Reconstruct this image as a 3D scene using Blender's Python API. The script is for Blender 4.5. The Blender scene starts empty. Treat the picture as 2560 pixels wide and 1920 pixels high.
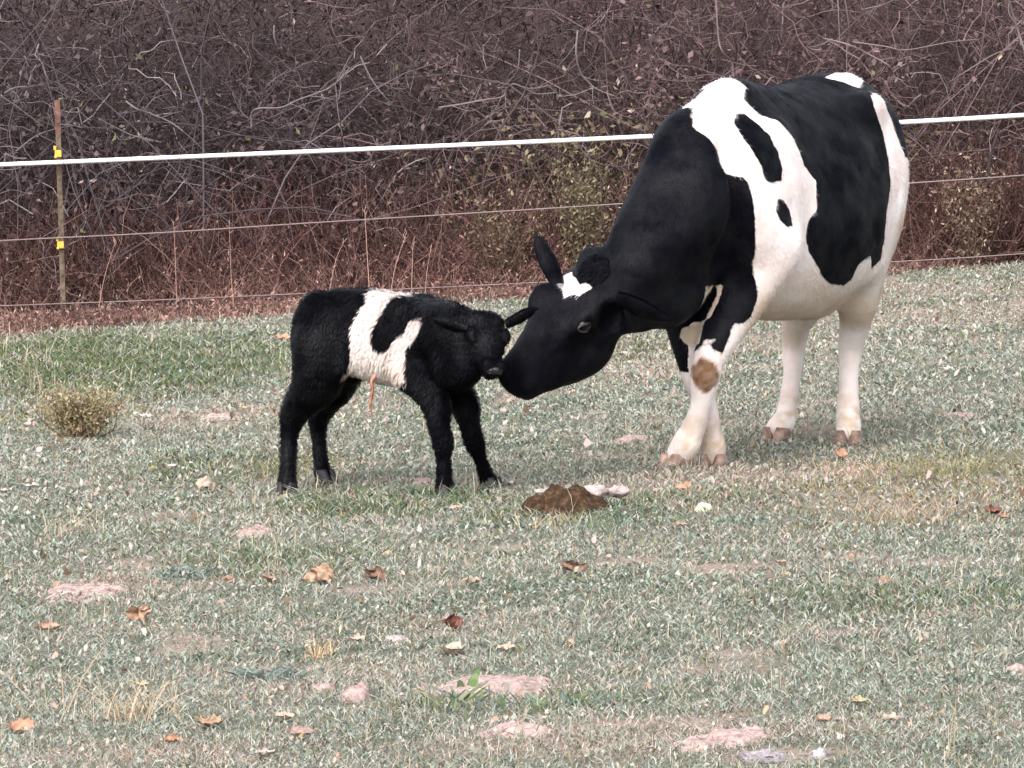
import bpy, bmesh, math
import numpy as np
from mathutils import Vector, Matrix

# ------------------------------------------------------------------ camera, light, exposure
scene = bpy.context.scene
COL = scene.collection
F_PX, CAM_H = 12500.0, 1.707
PITCH = math.atan(977.0 / F_PX)
cam_d = bpy.data.cameras.new('camera')
cam_d.sensor_width = 36.0
cam_d.lens = 36.0 * F_PX / 2560.0
cam_d.clip_end = 500.0
cam = bpy.data.objects.new('camera', cam_d)
cam.location = (0, 0, CAM_H)
cam.rotation_euler = (math.pi / 2 - PITCH, 0, 0)
COL.objects.link(cam)
scene.camera = cam

SUN_EL, SUN_AZ = math.radians(48), math.radians(200)     # azimuth clockwise from +Y: behind the camera, to its left
world = bpy.data.worlds.new('World')
scene.world = world
world.use_nodes = True
wn = world.node_tree
sky = wn.nodes.new('ShaderNodeTexSky')
sky.sky_type = 'NISHITA'
sky.sun_disc = False
sky.sun_elevation = SUN_EL
sky.sun_rotation = SUN_AZ
sky.air_density = 1.0
sky.dust_density = 3.0
hs = wn.nodes.new('ShaderNodeHueSaturation')             # thin overcast: the sky is paler than a clear one
hs.inputs['Saturation'].default_value = 0.30
bg = wn.nodes['Background']
bg.inputs['Strength'].default_value = 0.15
wn.links.new(sky.outputs[0], hs.inputs['Color'])
wn.links.new(hs.outputs[0], bg.inputs['Color'])

sun_d = bpy.data.lights.new('sun', 'SUN')
sun_d.energy = 1.1
sun_d.angle = math.radians(65)
sun_d.color = (1.0, 0.87, 0.90)
sun = bpy.data.objects.new('sun', sun_d)
sd = Vector((math.sin(SUN_AZ) * math.cos(SUN_EL), math.cos(SUN_AZ) * math.cos(SUN_EL), math.sin(SUN_EL)))
sun.rotation_euler = (-sd).to_track_quat('-Z', 'Y').to_euler()
sun.location = sd * 30
COL.objects.link(sun)

vs = scene.view_settings
vs.view_transform = 'Standard'
vs.look = 'None'
vs.gamma = 1.0
vs.use_curve_mapping = False
vs.exposure = 1.45
scene.render.engine = 'CYCLES'
scene.cycles.use_denoising = True
scene.cycles.max_bounces = 6
scene.cycles.diffuse_bounces = 3
scene.cycles.glossy_bounces = 2
scene.cycles.transmission_bounces = 3

rng = np.random.default_rng(11)

# ------------------------------------------------------------------ helpers
FWD = np.array([0, math.cos(PITCH), -math.sin(PITCH)])
UPV = np.array([0, math.sin(PITCH), math.cos(PITCH)])
RGT = np.array([1.0, 0, 0])
CAMP = np.array([0, 0, CAM_H])

def P(px, py, d):
    """the point of the place that is d metres down the field on that line of sight"""
    v = FWD + RGT * (px - 1280) / F_PX + UPV * (960 - py) / F_PX
    return CAMP + v * (d / v[1])

def unit(v):
    v = np.asarray(v, float)
    return v / np.linalg.norm(v)

def vnoise(p, seed=0):
    """value noise in -1..1 for an (n, k) array of points, k = 2 or 3"""
    p = np.asarray(p, float)
    if p.shape[1] == 2:
        p = np.column_stack([p, np.full(len(p), 0.37)])
    i = np.floor(p).astype(np.int64)
    f = p - i
    f = f * f * (3 - 2 * f)
    def h(ix, iy, iz):
        n = (ix * 374761393 + iy * 668265263 + iz * 2147483647 + seed * 1274126177) & 0x7fffffff
        n = ((n ^ (n >> 13)) * 1274126177) & 0x7fffffff
        n = n ^ (n >> 16)
        return (n & 0xffff) / 32767.5 - 1
    r = 0
    for a in (0, 1):
        wa = f[:, 0] if a else 1 - f[:, 0]
        for b in (0, 1):
            wb = f[:, 1] if b else 1 - f[:, 1]
            for c in (0, 1):
                wc = f[:, 2] if c else 1 - f[:, 2]
                r = r + wa * wb * wc * h(i[:, 0] + a, i[:, 1] + b, i[:, 2] + c)
    return r

def fbm(p, seed=0, octs=3):
    r, a = 0, 1.0
    p = np.asarray(p, float)
    for o in range(octs):
        r = r + a * vnoise(p * 2 ** o, seed + o)
        a *= 0.5
    return r / 1.6

def mesh_obj(name, verts, faces, mat=None, parent=None, smooth=False, attrs=None):
    """one mesh object from numpy arrays; faces an (n,3) or (n,4) array, or a list of lists"""
    me = bpy.data.meshes.new(name)
    verts = np.asarray(verts, np.float32)
    if isinstance(faces, np.ndarray):
        n, k = faces.shape
        me.vertices.add(len(verts))
        me.vertices.foreach_set('co', verts.ravel())
        me.loops.add(n * k)
        me.loops.foreach_set('vertex_index', faces.astype(np.int32).ravel())
        me.polygons.add(n)
        me.polygons.foreach_set('loop_start', np.arange(0, n * k, k, dtype=np.int32))
        me.polygons.foreach_set('loop_total', np.full(n, k, np.int32))
        me.update(calc_edges=True)
    else:
        me.from_pydata([tuple(v) for v in verts.tolist()], [], faces)
        me.update()
    if smooth:
        me.polygons.foreach_set('use_smooth', np.ones(len(me.polygons), bool))
    for k, a in (attrs or {}).items():
        a = np.asarray(a, np.float32)
        if a.ndim == 1:
            at = me.attributes.new(k, 'FLOAT', 'POINT')
            at.data.foreach_set('value', a)
        else:
            at = me.attributes.new(k, 'FLOAT_COLOR', 'POINT')
            c = np.ones((len(a), 4), np.float32)
            c[:, :3] = a
            at.data.foreach_set('color', c.ravel())
    if mat:
        me.materials.append(mat)
    o = bpy.data.objects.new(name, me)
    COL.objects.link(o)
    if parent:
        o.parent = parent
        o.matrix_parent_inverse = parent.matrix_world.inverted()
    return o

def tag(o, label=None, cat=None, group=None, kind=None):
    for k, v in (('label', label), ('category', cat), ('group', group), ('kind', kind)):
        if v:
            o[k] = v
    return o

def empty(name, loc):
    o = bpy.data.objects.new(name, None)
    o.location = tuple(loc)
    o.empty_display_size = 0.05
    COL.objects.link(o)
    bpy.context.view_layer.update()
    return o

class N:
    """small helper round a material's node tree"""
    def __init__(s, name):
        s.mat = bpy.data.materials.new(name)
        s.mat.use_nodes = True
        s.t = s.mat.node_tree
        s.b = s.t.nodes['Principled BSDF']
    def node(s, kind, **inp):
        n = s.t.nodes.new(kind)
        for k, v in inp.items():
            if k in n.inputs.keys():
                n.inputs[k].default_value = v
            else:
                setattr(n, k, v)
        return n
    def link(s, a, b):
        s.t.links.new(a, b)
    def attr(s, name):
        return s.node('ShaderNodeAttribute', attribute_name=name)
    def noise(s, scale, detail=3, coord='Object', rough=0.55):
        tc = s.node('ShaderNodeTexCoord')
        n = s.node('ShaderNodeTexNoise')
        n.inputs['Scale'].default_value = scale
        n.inputs['Detail'].default_value = detail
        n.inputs['Roughness'].default_value = rough
        s.link(tc.outputs[coord], n.inputs['Vector'])
        return n.outputs['Fac']
    def ramp(s, fac, stops, mode='LINEAR'):
        r = s.node('ShaderNodeValToRGB')
        r.color_ramp.interpolation = mode
        e = r.color_ramp.elements
        while len(e) < len(stops):
            e.new(0.5)
        for x, (p, c) in zip(e, stops):
            x.position = p
            x.color = (*c, 1)
        s.link(fac, r.inputs['Fac'])
        return r.outputs['Color']
    def math(s, op, a, b=0.0, clamp=False):
        m = s.node('ShaderNodeMath', operation=op, use_clamp=clamp)
        for i, v in enumerate((a, b)):
            if hasattr(v, 'is_output'):
                s.link(v, m.inputs[i])
            else:
                m.inputs[i].default_value = v
        return m.outputs[0]
    def mix(s, fac, a, b, blend='MIX'):
        m = s.node('ShaderNodeMix', data_type='RGBA', blend_type=blend)
        for sock, v in ((m.inputs[0], fac), (m.inputs[6], a), (m.inputs[7], b)):
            if hasattr(v, 'is_output'):
                s.link(v, sock)
            elif isinstance(v, (int, float)):
                sock.default_value = v
            else:
                sock.default_value = (*v, 1)
        return m.outputs[2]
    def bump(s, h, strength=0.3, dist=0.01):
        b = s.node('ShaderNodeBump')
        b.inputs['Strength'].default_value = strength
        b.inputs['Distance'].default_value = dist
        s.link(h, b.inputs['Height'])
        s.link(b.outputs[0], s.b.inputs['Normal'])
    def set(s, **k):
        for a, v in k.items():
            a = a.replace('_', ' ')
            sock = s.b.inputs[a]
            if hasattr(v, 'is_output'):
                s.link(v, sock)
            elif isinstance(v, (tuple, list)):
                sock.default_value = (*v, 1) if len(v) == 3 else v
            else:
                sock.default_value = v
        return s.mat

def smooth01(x):
    x = np.clip(x, 0, 1)
    return x * x * (3 - 2 * x)

def spline(pts, n):
    """Catmull-Rom through the rows of pts, n samples to each span"""
    p = np.asarray(pts, float)
    p = np.vstack([2 * p[0] - p[1], p, 2 * p[-1] - p[-2]])
    out = []
    for i in range(1, len(p) - 2):
        for t in np.arange(n) / n:
            a, b, c, d = p[i - 1], p[i], p[i + 1], p[i + 2]
            out.append(0.5 * (2 * b + (c - a) * t + (2 * a - 5 * b + 4 * c - d) * t * t + (3 * b - a - 3 * c + d) * t ** 3))
    out.append(p[-2])
    return np.array(out)

def poly_sd(pts, poly):
    """signed distance (negative inside) of 2-D points to a closed polygon"""
    poly = np.asarray(poly, float)
    d2 = np.full(len(pts), 1e9)
    inside = np.zeros(len(pts), bool)
    for i in range(len(poly)):
        a, b = poly[i], poly[(i + 1) % len(poly)]
        e = b - a
        w = pts - a
        t = np.clip((w @ e) / max(e @ e, 1e-12), 0, 1)
        q = w - t[:, None] * e
        d2 = np.minimum(d2, (q * q).sum(1))
        c = ((a[1] > pts[:, 1]) != (b[1] > pts[:, 1]))
        with np.errstate(divide='ignore', invalid='ignore'):
            xi = a[0] + (pts[:, 1] - a[1]) * e[0] / (e[1] if e[1] else 1e-12)
        inside ^= c & (pts[:, 0] < xi)
    d = np.sqrt(d2)
    return np.where(inside, -d, d)

# ------------------------------------------------------------------ the lie of the land
SLOPE = 0.047
HOOF = {   # where each foot stands: line of sight and distance down the field
    'cow_fl': (1699, 1172, 17.55), 'cow_fr': (1781, 1172, 17.66),
    'cow_hl': (2121, 1112, 18.42), 'cow_hr': (1945, 1104, 18.55),
    'calf_fr': (1112, 1246, 17.02), 'calf_fl': (1224, 1226, 17.28),
    'calf_hr': (718, 1238, 17.42), 'calf_hl': (810, 1206, 17.72)}
HP = {k: P(*v) for k, v in HOOF.items()}
_c = np.array([[p[0], p[1]] for p in HP.values()])
_r = np.array([p[2] - SLOPE * p[0] for p in HP.values()])
_K = np.exp(-((_c[:, None] - _c[None]) ** 2).sum(2) / (2 * 0.3 ** 2))
_w = np.linalg.solve(_K + np.eye(8) * 1e-3, _r)
FENCE_Y = 28.8

def ground_exact(x, y):
    x = np.asarray(x, float)
    y = np.asarray(y, float)
    xy = np.column_stack([x.ravel(), y.ravel()])
    d2 = ((xy[:, None] - _c[None]) ** 2).sum(2)
    k = np.exp(-d2 / (2 * 0.3 ** 2))
    z = SLOPE * np.clip(xy[:, 0], -40, 40) + k @ _w
    fade = 1 - np.clip(k.sum(1), 0, 1)
    z = z + fade * (0.014 * fbm(xy * 1.7, 5) + 0.03 * vnoise(xy * 0.55, 9) * np.clip((25 - xy[:, 1]) / 6, 0, 1))
    z = z + 0.012 * vnoise(xy * 5, 15) * fade
    b = np.clip(xy[:, 1] - (FENCE_Y + 0.9), 0, None)       # the bank behind the fence
    z = z + 4.5 * (1 - np.exp(-b * 0.16)) * (1 + 0.12 * vnoise(xy * 0.5, 21) * np.clip(b, 0, 1))
    return z.reshape(x.shape)

_gx, _gy = np.arange(-6, 6.01, 0.05), np.arange(8, 36.01, 0.05)
_GX, _GY = np.meshgrid(_gx, _gy, indexing='ij')
_GZ = ground_exact(_GX, _GY)

def bilinear(tab, x, y, x0, y0, h):
    u = np.clip((x - x0) / h, 0, tab.shape[0] - 1.001)
    v = np.clip((y - y0) / h, 0, tab.shape[1] - 1.001)
    i, j = u.astype(int), v.astype(int)
    u, v = u - i, v - j
    return tab[i, j] * (1 - u) * (1 - v) + tab[i + 1, j] * u * (1 - v) + tab[i, j + 1] * (1 - u) * v + tab[i + 1, j + 1] * u * v

def ground_z(x, y):
    x, y = np.asarray(x, float), np.asarray(y, float)
    out = bilinear(_GZ, x, y, -6, 8, 0.05)
    far = (np.abs(x) > 5.9) | (y < 8.1) | (y > 35.8)
    if far.any():
        out = np.where(far, ground_exact(x, y), out)
    return out

def gz(x, y):
    return float(ground_z(np.array([x]), np.array([y]))[0])

def G(px, py):
    """the point of the ground on that line of sight"""
    v = FWD + RGT * (px - 1280) / F_PX + UPV * (960 - py) / F_PX
    t = 8.0
    lo = hi = None
    prev = t
    while t < 60:
        p = CAMP + v * t
        if p[2] < gz(p[0], p[1]):
            lo, hi = prev, t
            break
        prev = t
        t += 0.25
    for _ in range(22):
        m = (lo + hi) / 2
        p = CAMP + v * m
        if p[2] < gz(p[0], p[1]):
            hi = m
        else:
            lo = m
    return CAMP + v * hi

# ------------------------------------------------------------------ animals: bodies grown as one blended surface
class Field:
    """a distance field on a grid; shapes are blended into it, then it is meshed in one continuous surface"""
    def __init__(s, lo, hi, h):
        s.lo, s.h = np.asarray(lo, float), h
        s.n = np.ceil((np.asarray(hi) - s.lo) / h).astype(int) + 1
        s.f = np.full(s.n, 0.5, np.float32)
    def sub(s, lo, hi, pad):
        a = np.clip(np.floor((np.asarray(lo) - pad - s.lo) / s.h).astype(int), 0, s.n)
        b = np.clip(np.ceil((np.asarray(hi) + pad - s.lo) / s.h).astype(int) + 1, 0, s.n)
        sl = tuple(slice(i, j) for i, j in zip(a, b))
        g = np.stack(np.meshgrid(*[s.lo[k] + s.h * np.arange(a[k], b[k]) for k in range(3)], indexing='ij'), -1)
        return sl, g.reshape(-1, 3)
    def blend(s, sl, d, k):
        a = s.f[sl]
        d = d.reshape(a.shape).astype(np.float32)
        if k <= 0:
            s.f[sl] = np.minimum(a, d)
        else:
            h = np.clip(0.5 + 0.5 * (d - a) / k, 0, 1)
            s.f[sl] = d + (a - d) * h - k * h * (1 - h)
    def ball(s, c, frame, r, k=0.04):
        c, r = np.asarray(c, float), np.asarray(r, float)
        m = r.max()
        sl, p = s.sub(c - m, c + m, 0.12)
        q = ((p - c) @ np.asarray(frame).T) / r
        l = np.sqrt((q * q).sum(1))
        g = np.sqrt(((q / r) ** 2).sum(1))
        s.blend(sl, l * (l - 1) / np.maximum(g, 1e-6), k)
    def chain(s, pts, rad, k=0.04, side=None, flat=1.0, n=7):
        q = spline(np.column_stack([np.asarray(pts, float), np.asarray(rad, float)]), n)
        c, r = q[:, :3], q[:, 3]
        m = r.max() * max(1, flat)
        whole, g = s.sub(c.min(0) - m, c.max(0) + m, k + 0.03)
        shape = s.f[whole].shape
        best = np.full(shape, 9.0, np.float32)
        for i in range(len(c) - 1):
            mm = max(r[i], r[i + 1]) * max(1, flat)
            sl, p = s.sub(np.minimum(c[i], c[i + 1]) - mm, np.maximum(c[i], c[i + 1]) + mm, k + 0.025)
            e = c[i + 1] - c[i]
            w = p - c[i]
            t = np.clip((w @ e) / max(e @ e, 1e-9), 0, 1)
            w = w - t[:, None] * e
            if side is not None:
                w = w + side * ((w @ side) * (1 / flat - 1))[:, None]
            d = (np.sqrt((w * w).sum(1)) - (r[i] + t * (r[i + 1] - r[i]))) * min(1, flat)
            rel = tuple(slice(max(x.start - y.start, 0), max(x.stop - y.start, 0)) for x, y in zip(sl, whole))
            d = d.reshape(s.f[sl].shape)[:best[rel].shape[0], :best[rel].shape[1], :best[rel].shape[2]]
            best[rel] = np.minimum(best[rel], d)
        s.blend(whole, best, k)
    def loft(s, o, frame, tab, k=0.04, cap=0.08, egg=0.0):
        """sections square to frame[0]: rows of (along, low, high, half width); egg narrows the high side"""
        tab = np.asarray(tab, float)
        tab = tab[np.argsort(tab[:, 0])]
        x = np.linspace(tab[0, 0], tab[-1, 0], 200)
        sp = spline(tab, 12)
        col = [np.interp(x, sp[:, 0], sp[:, j]) for j in (1, 2, 3)]
        fr = np.asarray(frame)
        loc = np.array([[a, b, c] for a in (tab[0, 0] - .1, tab[-1, 0] + .1) for b in (-tab[:, 3].max(), tab[:, 3].max())
                        for c in (tab[:, 1].min(), tab[:, 2].max())]) @ fr + o
        sl, p = s.sub(loc.min(0), loc.max(0), 0.1)
        q = (p - o) @ fr.T
        xc = np.clip(q[:, 0], x[0], x[-1])
        lo, hi, hw = [np.interp(xc, x, c) for c in col]
        cz, hh = (lo + hi) / 2, (hi - lo) / 2
        v = (q[:, 2] - cz) / hh
        e = hw * (1 - egg * np.clip(v, -1, 1))
        ex = (q[:, 0] - xc) / cap
        u = q[:, 1] / e
        l = np.sqrt(u * u + v * v + ex * ex)
        g = np.sqrt((u / e) ** 2 + (v / hh) ** 2 + (ex / cap) ** 2)
        d = np.where(g > 1e-6, l * (l - 1) / np.maximum(g, 1e-6), -np.minimum(e, hh))
        s.blend(sl, d, k)
    def carve(s, c, frame, r, k=0.02):
        c, r = np.asarray(c, float), np.asarray(r, float)
        m = r.max()
        sl, p = s.sub(c - m, c + m, 0.05)
        q = ((p - c) @ np.asarray(frame).T) / r
        l = np.sqrt((q * q).sum(1))
        g = np.sqrt(((q / r) ** 2).sum(1))
        a = s.f[sl]
        d = -(l * (l - 1) / np.maximum(g, 1e-6)).reshape(a.shape).astype(np.float32)
        h = np.clip(0.5 - 0.5 * (d - a) / k, 0, 1)
        s.f[sl] = d + (a - d) * h + k * h * (1 - h)
    def rough(s, amp, scale, seed):
        idx = np.argwhere(np.abs(s.f) < amp * 3 + s.h * 2)
        p = s.lo + idx * s.h
        s.f[tuple(idx.T)] += (amp * fbm(p * scale, seed, 2)).astype(np.float32)
    def mesh(s):
        f, h = s.f, s.h
        neg = f < 0
        nx, ny, nz = np.array(f.shape) - 1
        cnt = np.zeros((nx, ny, nz), np.int8)
        for a in (0, 1):
            for b in (0, 1):
                for c in (0, 1):
                    cnt += neg[a:a + nx, b:b + ny, c:c + nz]
        act = np.argwhere((cnt > 0) & (cnt < 8))
        idx = np.full((nx, ny, nz), -1, np.int64)
        idx[tuple(act.T)] = np.arange(len(act))
        acc = np.zeros((len(act), 3))
        num = np.zeros(len(act))
        cor = [(a, b, c) for a in (0, 1) for b in (0, 1) for c in (0, 1)]
        for A in cor:
            for B in cor:
                if sum(B) - sum(A) == 1 and all(y >= x for x, y in zip(A, B)):
                    fa = f[tuple((act + A).T)]
                    fb = f[tuple((act + B).T)]
                    m = (fa < 0) != (fb < 0)
                    t = fa[m] / (fa[m] - fb[m])
                    acc[m] += np.array(A) + t[:, None] * (np.array(B) - np.array(A))
                    num[m] += 1
        v = s.lo + h * (act + acc / num[:, None])
        faces = []
        for ax in range(3):
            sh = [slice(None)] * 3
            s0, s1 = list(sh), list(sh)
            s0[ax], s1[ax] = slice(0, -1), slice(1, None)
            e0, e1 = neg[tuple(s0)], neg[tuple(s1)]
            u, w = [k for k in range(3) if k != ax]
            e = np.argwhere(e0 != e1)
            ok = (e[:, u] > 0) & (e[:, w] > 0) & (e[:, u] < f.shape[u] - 1) & (e[:, w] < f.shape[w] - 1)
            e = e[ok]
            flip = e0[tuple(e.T)]
            q = []
            for du, dw in ((1, 1), (0, 1), (0, 0), (1, 0)):
                c = e.copy()
                c[:, u] -= du
                c[:, w] -= dw
                q.append(idx[tuple(c.T)])
            q = np.stack(q, 1)
            rev = flip if ax != 1 else ~flip
            q[~rev] = q[~rev][:, ::-1]
            faces.append(q)
        F = np.vstack(faces)
        F = F[(F >= 0).all(1)]
        # light smoothing of the net
        nb = np.zeros((len(v), 3))
        nn = np.zeros(len(v))
        for i in range(4):
            a, b = F[:, i], F[:, (i + 1) % 4]
            np.add.at(nb, a, v[b]); np.add.at(nn, a, 1)
            np.add.at(nb, b, v[a]); np.add.at(nn, b, 1)
        v = v * 0.5 + 0.5 * nb / np.maximum(nn, 1)[:, None]
        return v, F

def normals(v, F):
    n = np.zeros_like(v)
    fn = np.cross(v[F[:, 2]] - v[F[:, 0]], v[F[:, 3 if F.shape[1] == 4 else 1]] - v[F[:, 1 if F.shape[1] == 4 else 0]])
    for i in range(F.shape[1]):
        np.add.at(n, F[:, i], fn)
    return n / np.maximum(np.linalg.norm(n, axis=1), 1e-9)[:, None]

def frame_from(a, b):
    """orthonormal rows: a, then b made square to it, then their cross product"""
    a = unit(a)
    b = np.asarray(b, float)
    b = unit(b - a * (a @ b))
    return np.array([a, b, np.cross(a, b)])

# ---- cow: F forward, L her left, Z up; the origin on the ground under the withers
TH = math.radians(28)
CW = P(1825, 205, 17.8)
CO = np.array([CW[0], CW[1], gz(CW[0], CW[1])])
CF = np.array([-math.sin(TH), -math.cos(TH), 0.0])
CL = np.array([math.cos(TH), -math.sin(TH), 0.0])
CFR = np.array([CF, CL, [0, 0, 1.0]])
def cw(x, y, z):
    return CO + CF * x + CL * y + np.array([0, 0, z])

# head frame: A from poll to muzzle, S to her left, N out of the forehead
POLL, MUZ = P(1478, 672, 17.18), P(1283, 940, 17.06)
HA = unit(MUZ - POLL)
_perp = np.array([0.79, 0, -0.615])
HS = unit(0.77 * _perp + 0.64 * np.array([0, -1.0, 0]))
HS = unit(HS - HA * (HS @ HA))
HN = np.cross(HA, HS)
if HN[1] > 0:
    HN = -HN
HFR = np.array([HA, HS, HN])
HLEN = float(np.linalg.norm(MUZ - POLL))
def hd(a, s, n):
    return POLL + HA * a + HS * s + HN * n

def build_cow(h=0.011):
    f = Field((-0.25, 16.75, -0.05), (1.75, 19.25, 1.6), h)
    f.loft(CO, CFR, [   # along, belly, back, half width
        (0.34, 0.74, 1.02, 0.10), (0.27, 0.66, 1.14, 0.17), (0.17, 0.60, 1.25, 0.22), (0.05, 0.56, 1.34, 0.245), (-0.10, 0.53, 1.365, 0.265),
        (-0.28, 0.51, 1.355, 0.295), (-0.48, 0.50, 1.36, 0.315), (-0.68, 0.53, 1.385, 0.305), (-0.83, 0.60, 1.395, 0.27),
        (-0.98, 0.72, 1.39, 0.25), (-1.10, 0.86, 1.345, 0.20)], k=0, cap=0.07, egg=0.14)
    for y in (1, -1):
        f.ball(cw(0.10, 0.175 * y, 0.95), frame_from((CF * 0.35 + [0, 0, -1.0]), CL), (0.30, 0.075, 0.15), 0.10)     # shoulder blade
        f.ball(cw(0.20, 0.17 * y, 0.86), CFR, (0.12, 0.10, 0.13), 0.06)                       # point of the shoulder
        f.ball(cw(-0.74, 0.20 * y, 1.27), CFR, (0.12, 0.05, 0.055), 0.09)                     # hook bone
        f.ball(cw(-1.02, 0.10 * y, 1.20), CFR, (0.08, 0.05, 0.08), 0.08)                       # pin bone
        f.ball(cw(-0.86, 0.155 * y, 0.97), frame_from((CF * 0.14 + [0, 0, -1.0]), CL), (0.31, 0.10, 0.19), 0.08)      # thigh
        f.ball(cw(-0.70, 0.20 * y, 0.76), CFR, (0.11, 0.075, 0.13), 0.06)                      # stifle
    f.ball(cw(0.0, 0, 1.30), CFR, (0.2, 0.07, 0.075), 0.05)
    f.ball(cw(-0.70, 0, 0.58), CFR, (0.15, 0.11, 0.09), 0.07)                                  # small udder
    # neck
    f.chain([cw(0.08, 0, 1.04), P(1768, 480, 17.50), P(1700, 545, 17.36), P(1624, 640, 17.25), P(1560, 716, 17.2), P(1500, 745, 17.19)],
            [0.19, 0.21, 0.185, 0.155, 0.135, 0.12], k=0.12, side=unit(np.cross(CF, (0, 0, 1.0)) + 0.5 * CF), flat=0.80)
    f.chain([cw(0.25, 0, 0.82), P(1690, 745, 17.35), P(1625, 770, 17.22), P(1560, 775, 17.16)], [0.115, 0.085, 0.07, 0.06], k=0.08)   # dewlap
    f.chain([cw(0.0, 0, 1.30), P(1722, 345, 17.48), P(1670, 435, 17.38), P(1600, 555, 17.27), P(1545, 672, 17.2)], [0.065, 0.105, 0.092, 0.075, 0.055], k=0.07)  # crest
    # head
    f.loft(POLL, HFR, [  # along, jaw, forehead, half width
        (-0.03, -0.16, -0.01, 0.095), (0.05, -0.22, 0.02, 0.12), (0.12, -0.27, 0.037, 0.132), (0.19, -0.30, 0.048, 0.138), (0.25, -0.30, 0.05, 0.127),
        (0.31, -0.275, 0.045, 0.115), (0.37, -0.215, 0.034, 0.103), (0.42, -0.158, 0.022, 0.097), (0.462, -0.108, 0.004, 0.086)], k=0.05, cap=0.05, egg=-0.05)
    for s in (1, -1):
        f.ball(hd(0.185, 0.116 * s, 0.0), HFR, (0.055, 0.022, 0.036), 0.07)     # brow
        f.ball(hd(0.20, 0.09 * s, -0.17), HFR, (0.10, 0.04, 0.08), 0.04)        # cheek
        f.ball(hd(0.445, 0.052 * s, -0.02), HFR, (0.04, 0.03, 0.028), 0.03)     # nostril wing
    f.ball(hd(0.445, 0, -0.105), HFR, (0.05, 0.055, 0.03), 0.025)                # chin
    f.ball(hd(-0.03, 0.0, 0.0), HFR, (0.055, 0.075, 0.04), 0.03)                # poll
    f.ball(P(1494, 682, 17.14), HFR, (0.055, 0.046, 0.022), 0.06)                # topknot
    for s in (1, -1):
        f.carve(hd(0.205, 0.142 * s, 0.006), HFR, (0.040, 0.020, 0.024), 0.02)       # eye socket
        f.carve(hd(0.29, 0.128 * s, -0.06), HFR, (0.10, 0.022, 0.05), 0.05)          # hollow between eye and jaw
        f.carve(hd(0.10, 0.15 * s, -0.06), HFR, (0.05, 0.03, 0.05), 0.04)            # hollow behind the brow
    f.carve(hd(0.47, 0.0, -0.075), HFR, (0.02, 0.10, 0.008), 0.012)                  # mouth
    # folds where the neck meets the shoulder
    for z0, z1 in ((1.18, 0.72),):
        for t in np.linspace(0, 1, 9):
            f.carve(cw(0.37 + 0.03 * math.sin(t * 3), 0.215 - 0.02 * t, z0 + (z1 - z0) * t), CFR, (0.035, 0.055, 0.08), 0.05)
    # legs
    fl, fr, hl, hr = [HP['cow_' + k] for k in ('fl', 'fr', 'hl', 'hr')]
    f.chain([cw(0.08, 0.18, 0.80), P(1818, 800, 17.52), P(1776, 890, 17.47), P(1763, 942, 17.46), P(1754, 1002, 17.48), P(1733, 1072, 17.52), P(1714, 1112, 17.53), fl + [0, 0.0, 0.05]],
            [0.13, 0.088, 0.060, 0.056, 0.040, 0.041, 0.050, 0.047], k=0.045)
    f.chain([cw(0.10, -0.17, 0.80), P(1722, 830, 17.60), P(1734, 920, 17.58), P(1746, 955, 17.58), P(1765, 1010, 17.60), P(1776, 1080, 17.64), P(1782, 1112, 17.65), fr + [0, 0.0, 0.05]],
            [0.12, 0.075, 0.052, 0.050, 0.038, 0.039, 0.047, 0.045], k=0.045)
    f.chain([cw(-0.86, 0.15, 0.86), P(2146, 735, 18.50), P(2137, 810, 18.58), P(2125, 880, 18.62), P(2122, 945, 18.56), P(2120, 1030, 18.47), P(2120, 1060, 18.44), hl + [0, 0, 0.05]],
            [0.12, 0.082, 0.060, 0.045, 0.036, 0.040, 0.047, 0.045], k=0.05)
    f.chain([cw(-0.86, -0.16, 0.86), P(2010, 735, 18.66), P(1992, 810, 18.74), P(1984, 880, 18.77), P(1980, 945, 18.70), P(1966, 1030, 18.60), P(1958, 1056, 18.57), hr + [0, 0, 0.05]],
            [0.14, 0.088, 0.056, 0.043, 0.035, 0.038, 0.045, 0.043], k=0.05)
    # tail down the rump
    f.chain([cw(-0.98, 0, 1.34), cw(-1.08, -0.02, 1.29), cw(-1.13, -0.04, 1.15), cw(-1.11, -0.06, 0.9), cw(-1.07, -0.06, 0.55)], [0.05, 0.035, 0.026, 0.022, 0.02], k=0.03)
    f.rough(0.006, 6, 13)
    f.rough(0.0025, 22, 17)
    return f.mesh()

# ---- calf
PS = math.radians(33)
KC = P(948, 1000, 17.32)
KO = np.array([KC[0], KC[1], gz(KC[0], KC[1])])
KF = np.array([math.cos(PS), -math.sin(PS), 0.0])
KL = np.array([math.sin(PS), math.cos(PS), 0.0])
KFR = np.array([KF, KL, [0, 0, 1.0]])
def kw(x, y, z):
    return KO + KF * x + KL * y + np.array([0, 0, z])
KPOLL, KMUZ = P(1217, 790, 16.93), P(1243, 930, 16.79)
KA = unit(KMUZ - KPOLL)
KS = unit(np.array([0.93, 0.37, -0.02]))       # to its left, seen on the right of the picture
KS = unit(KS - KA * (KS @ KA))
KN = np.cross(KS, KA)
if KN[1] > 0:
    KN = -KN
KHF = np.array([KA, KS, KN])
def kh(a, s, n):
    return KPOLL + KA * a + KS * s + KN * n

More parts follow.
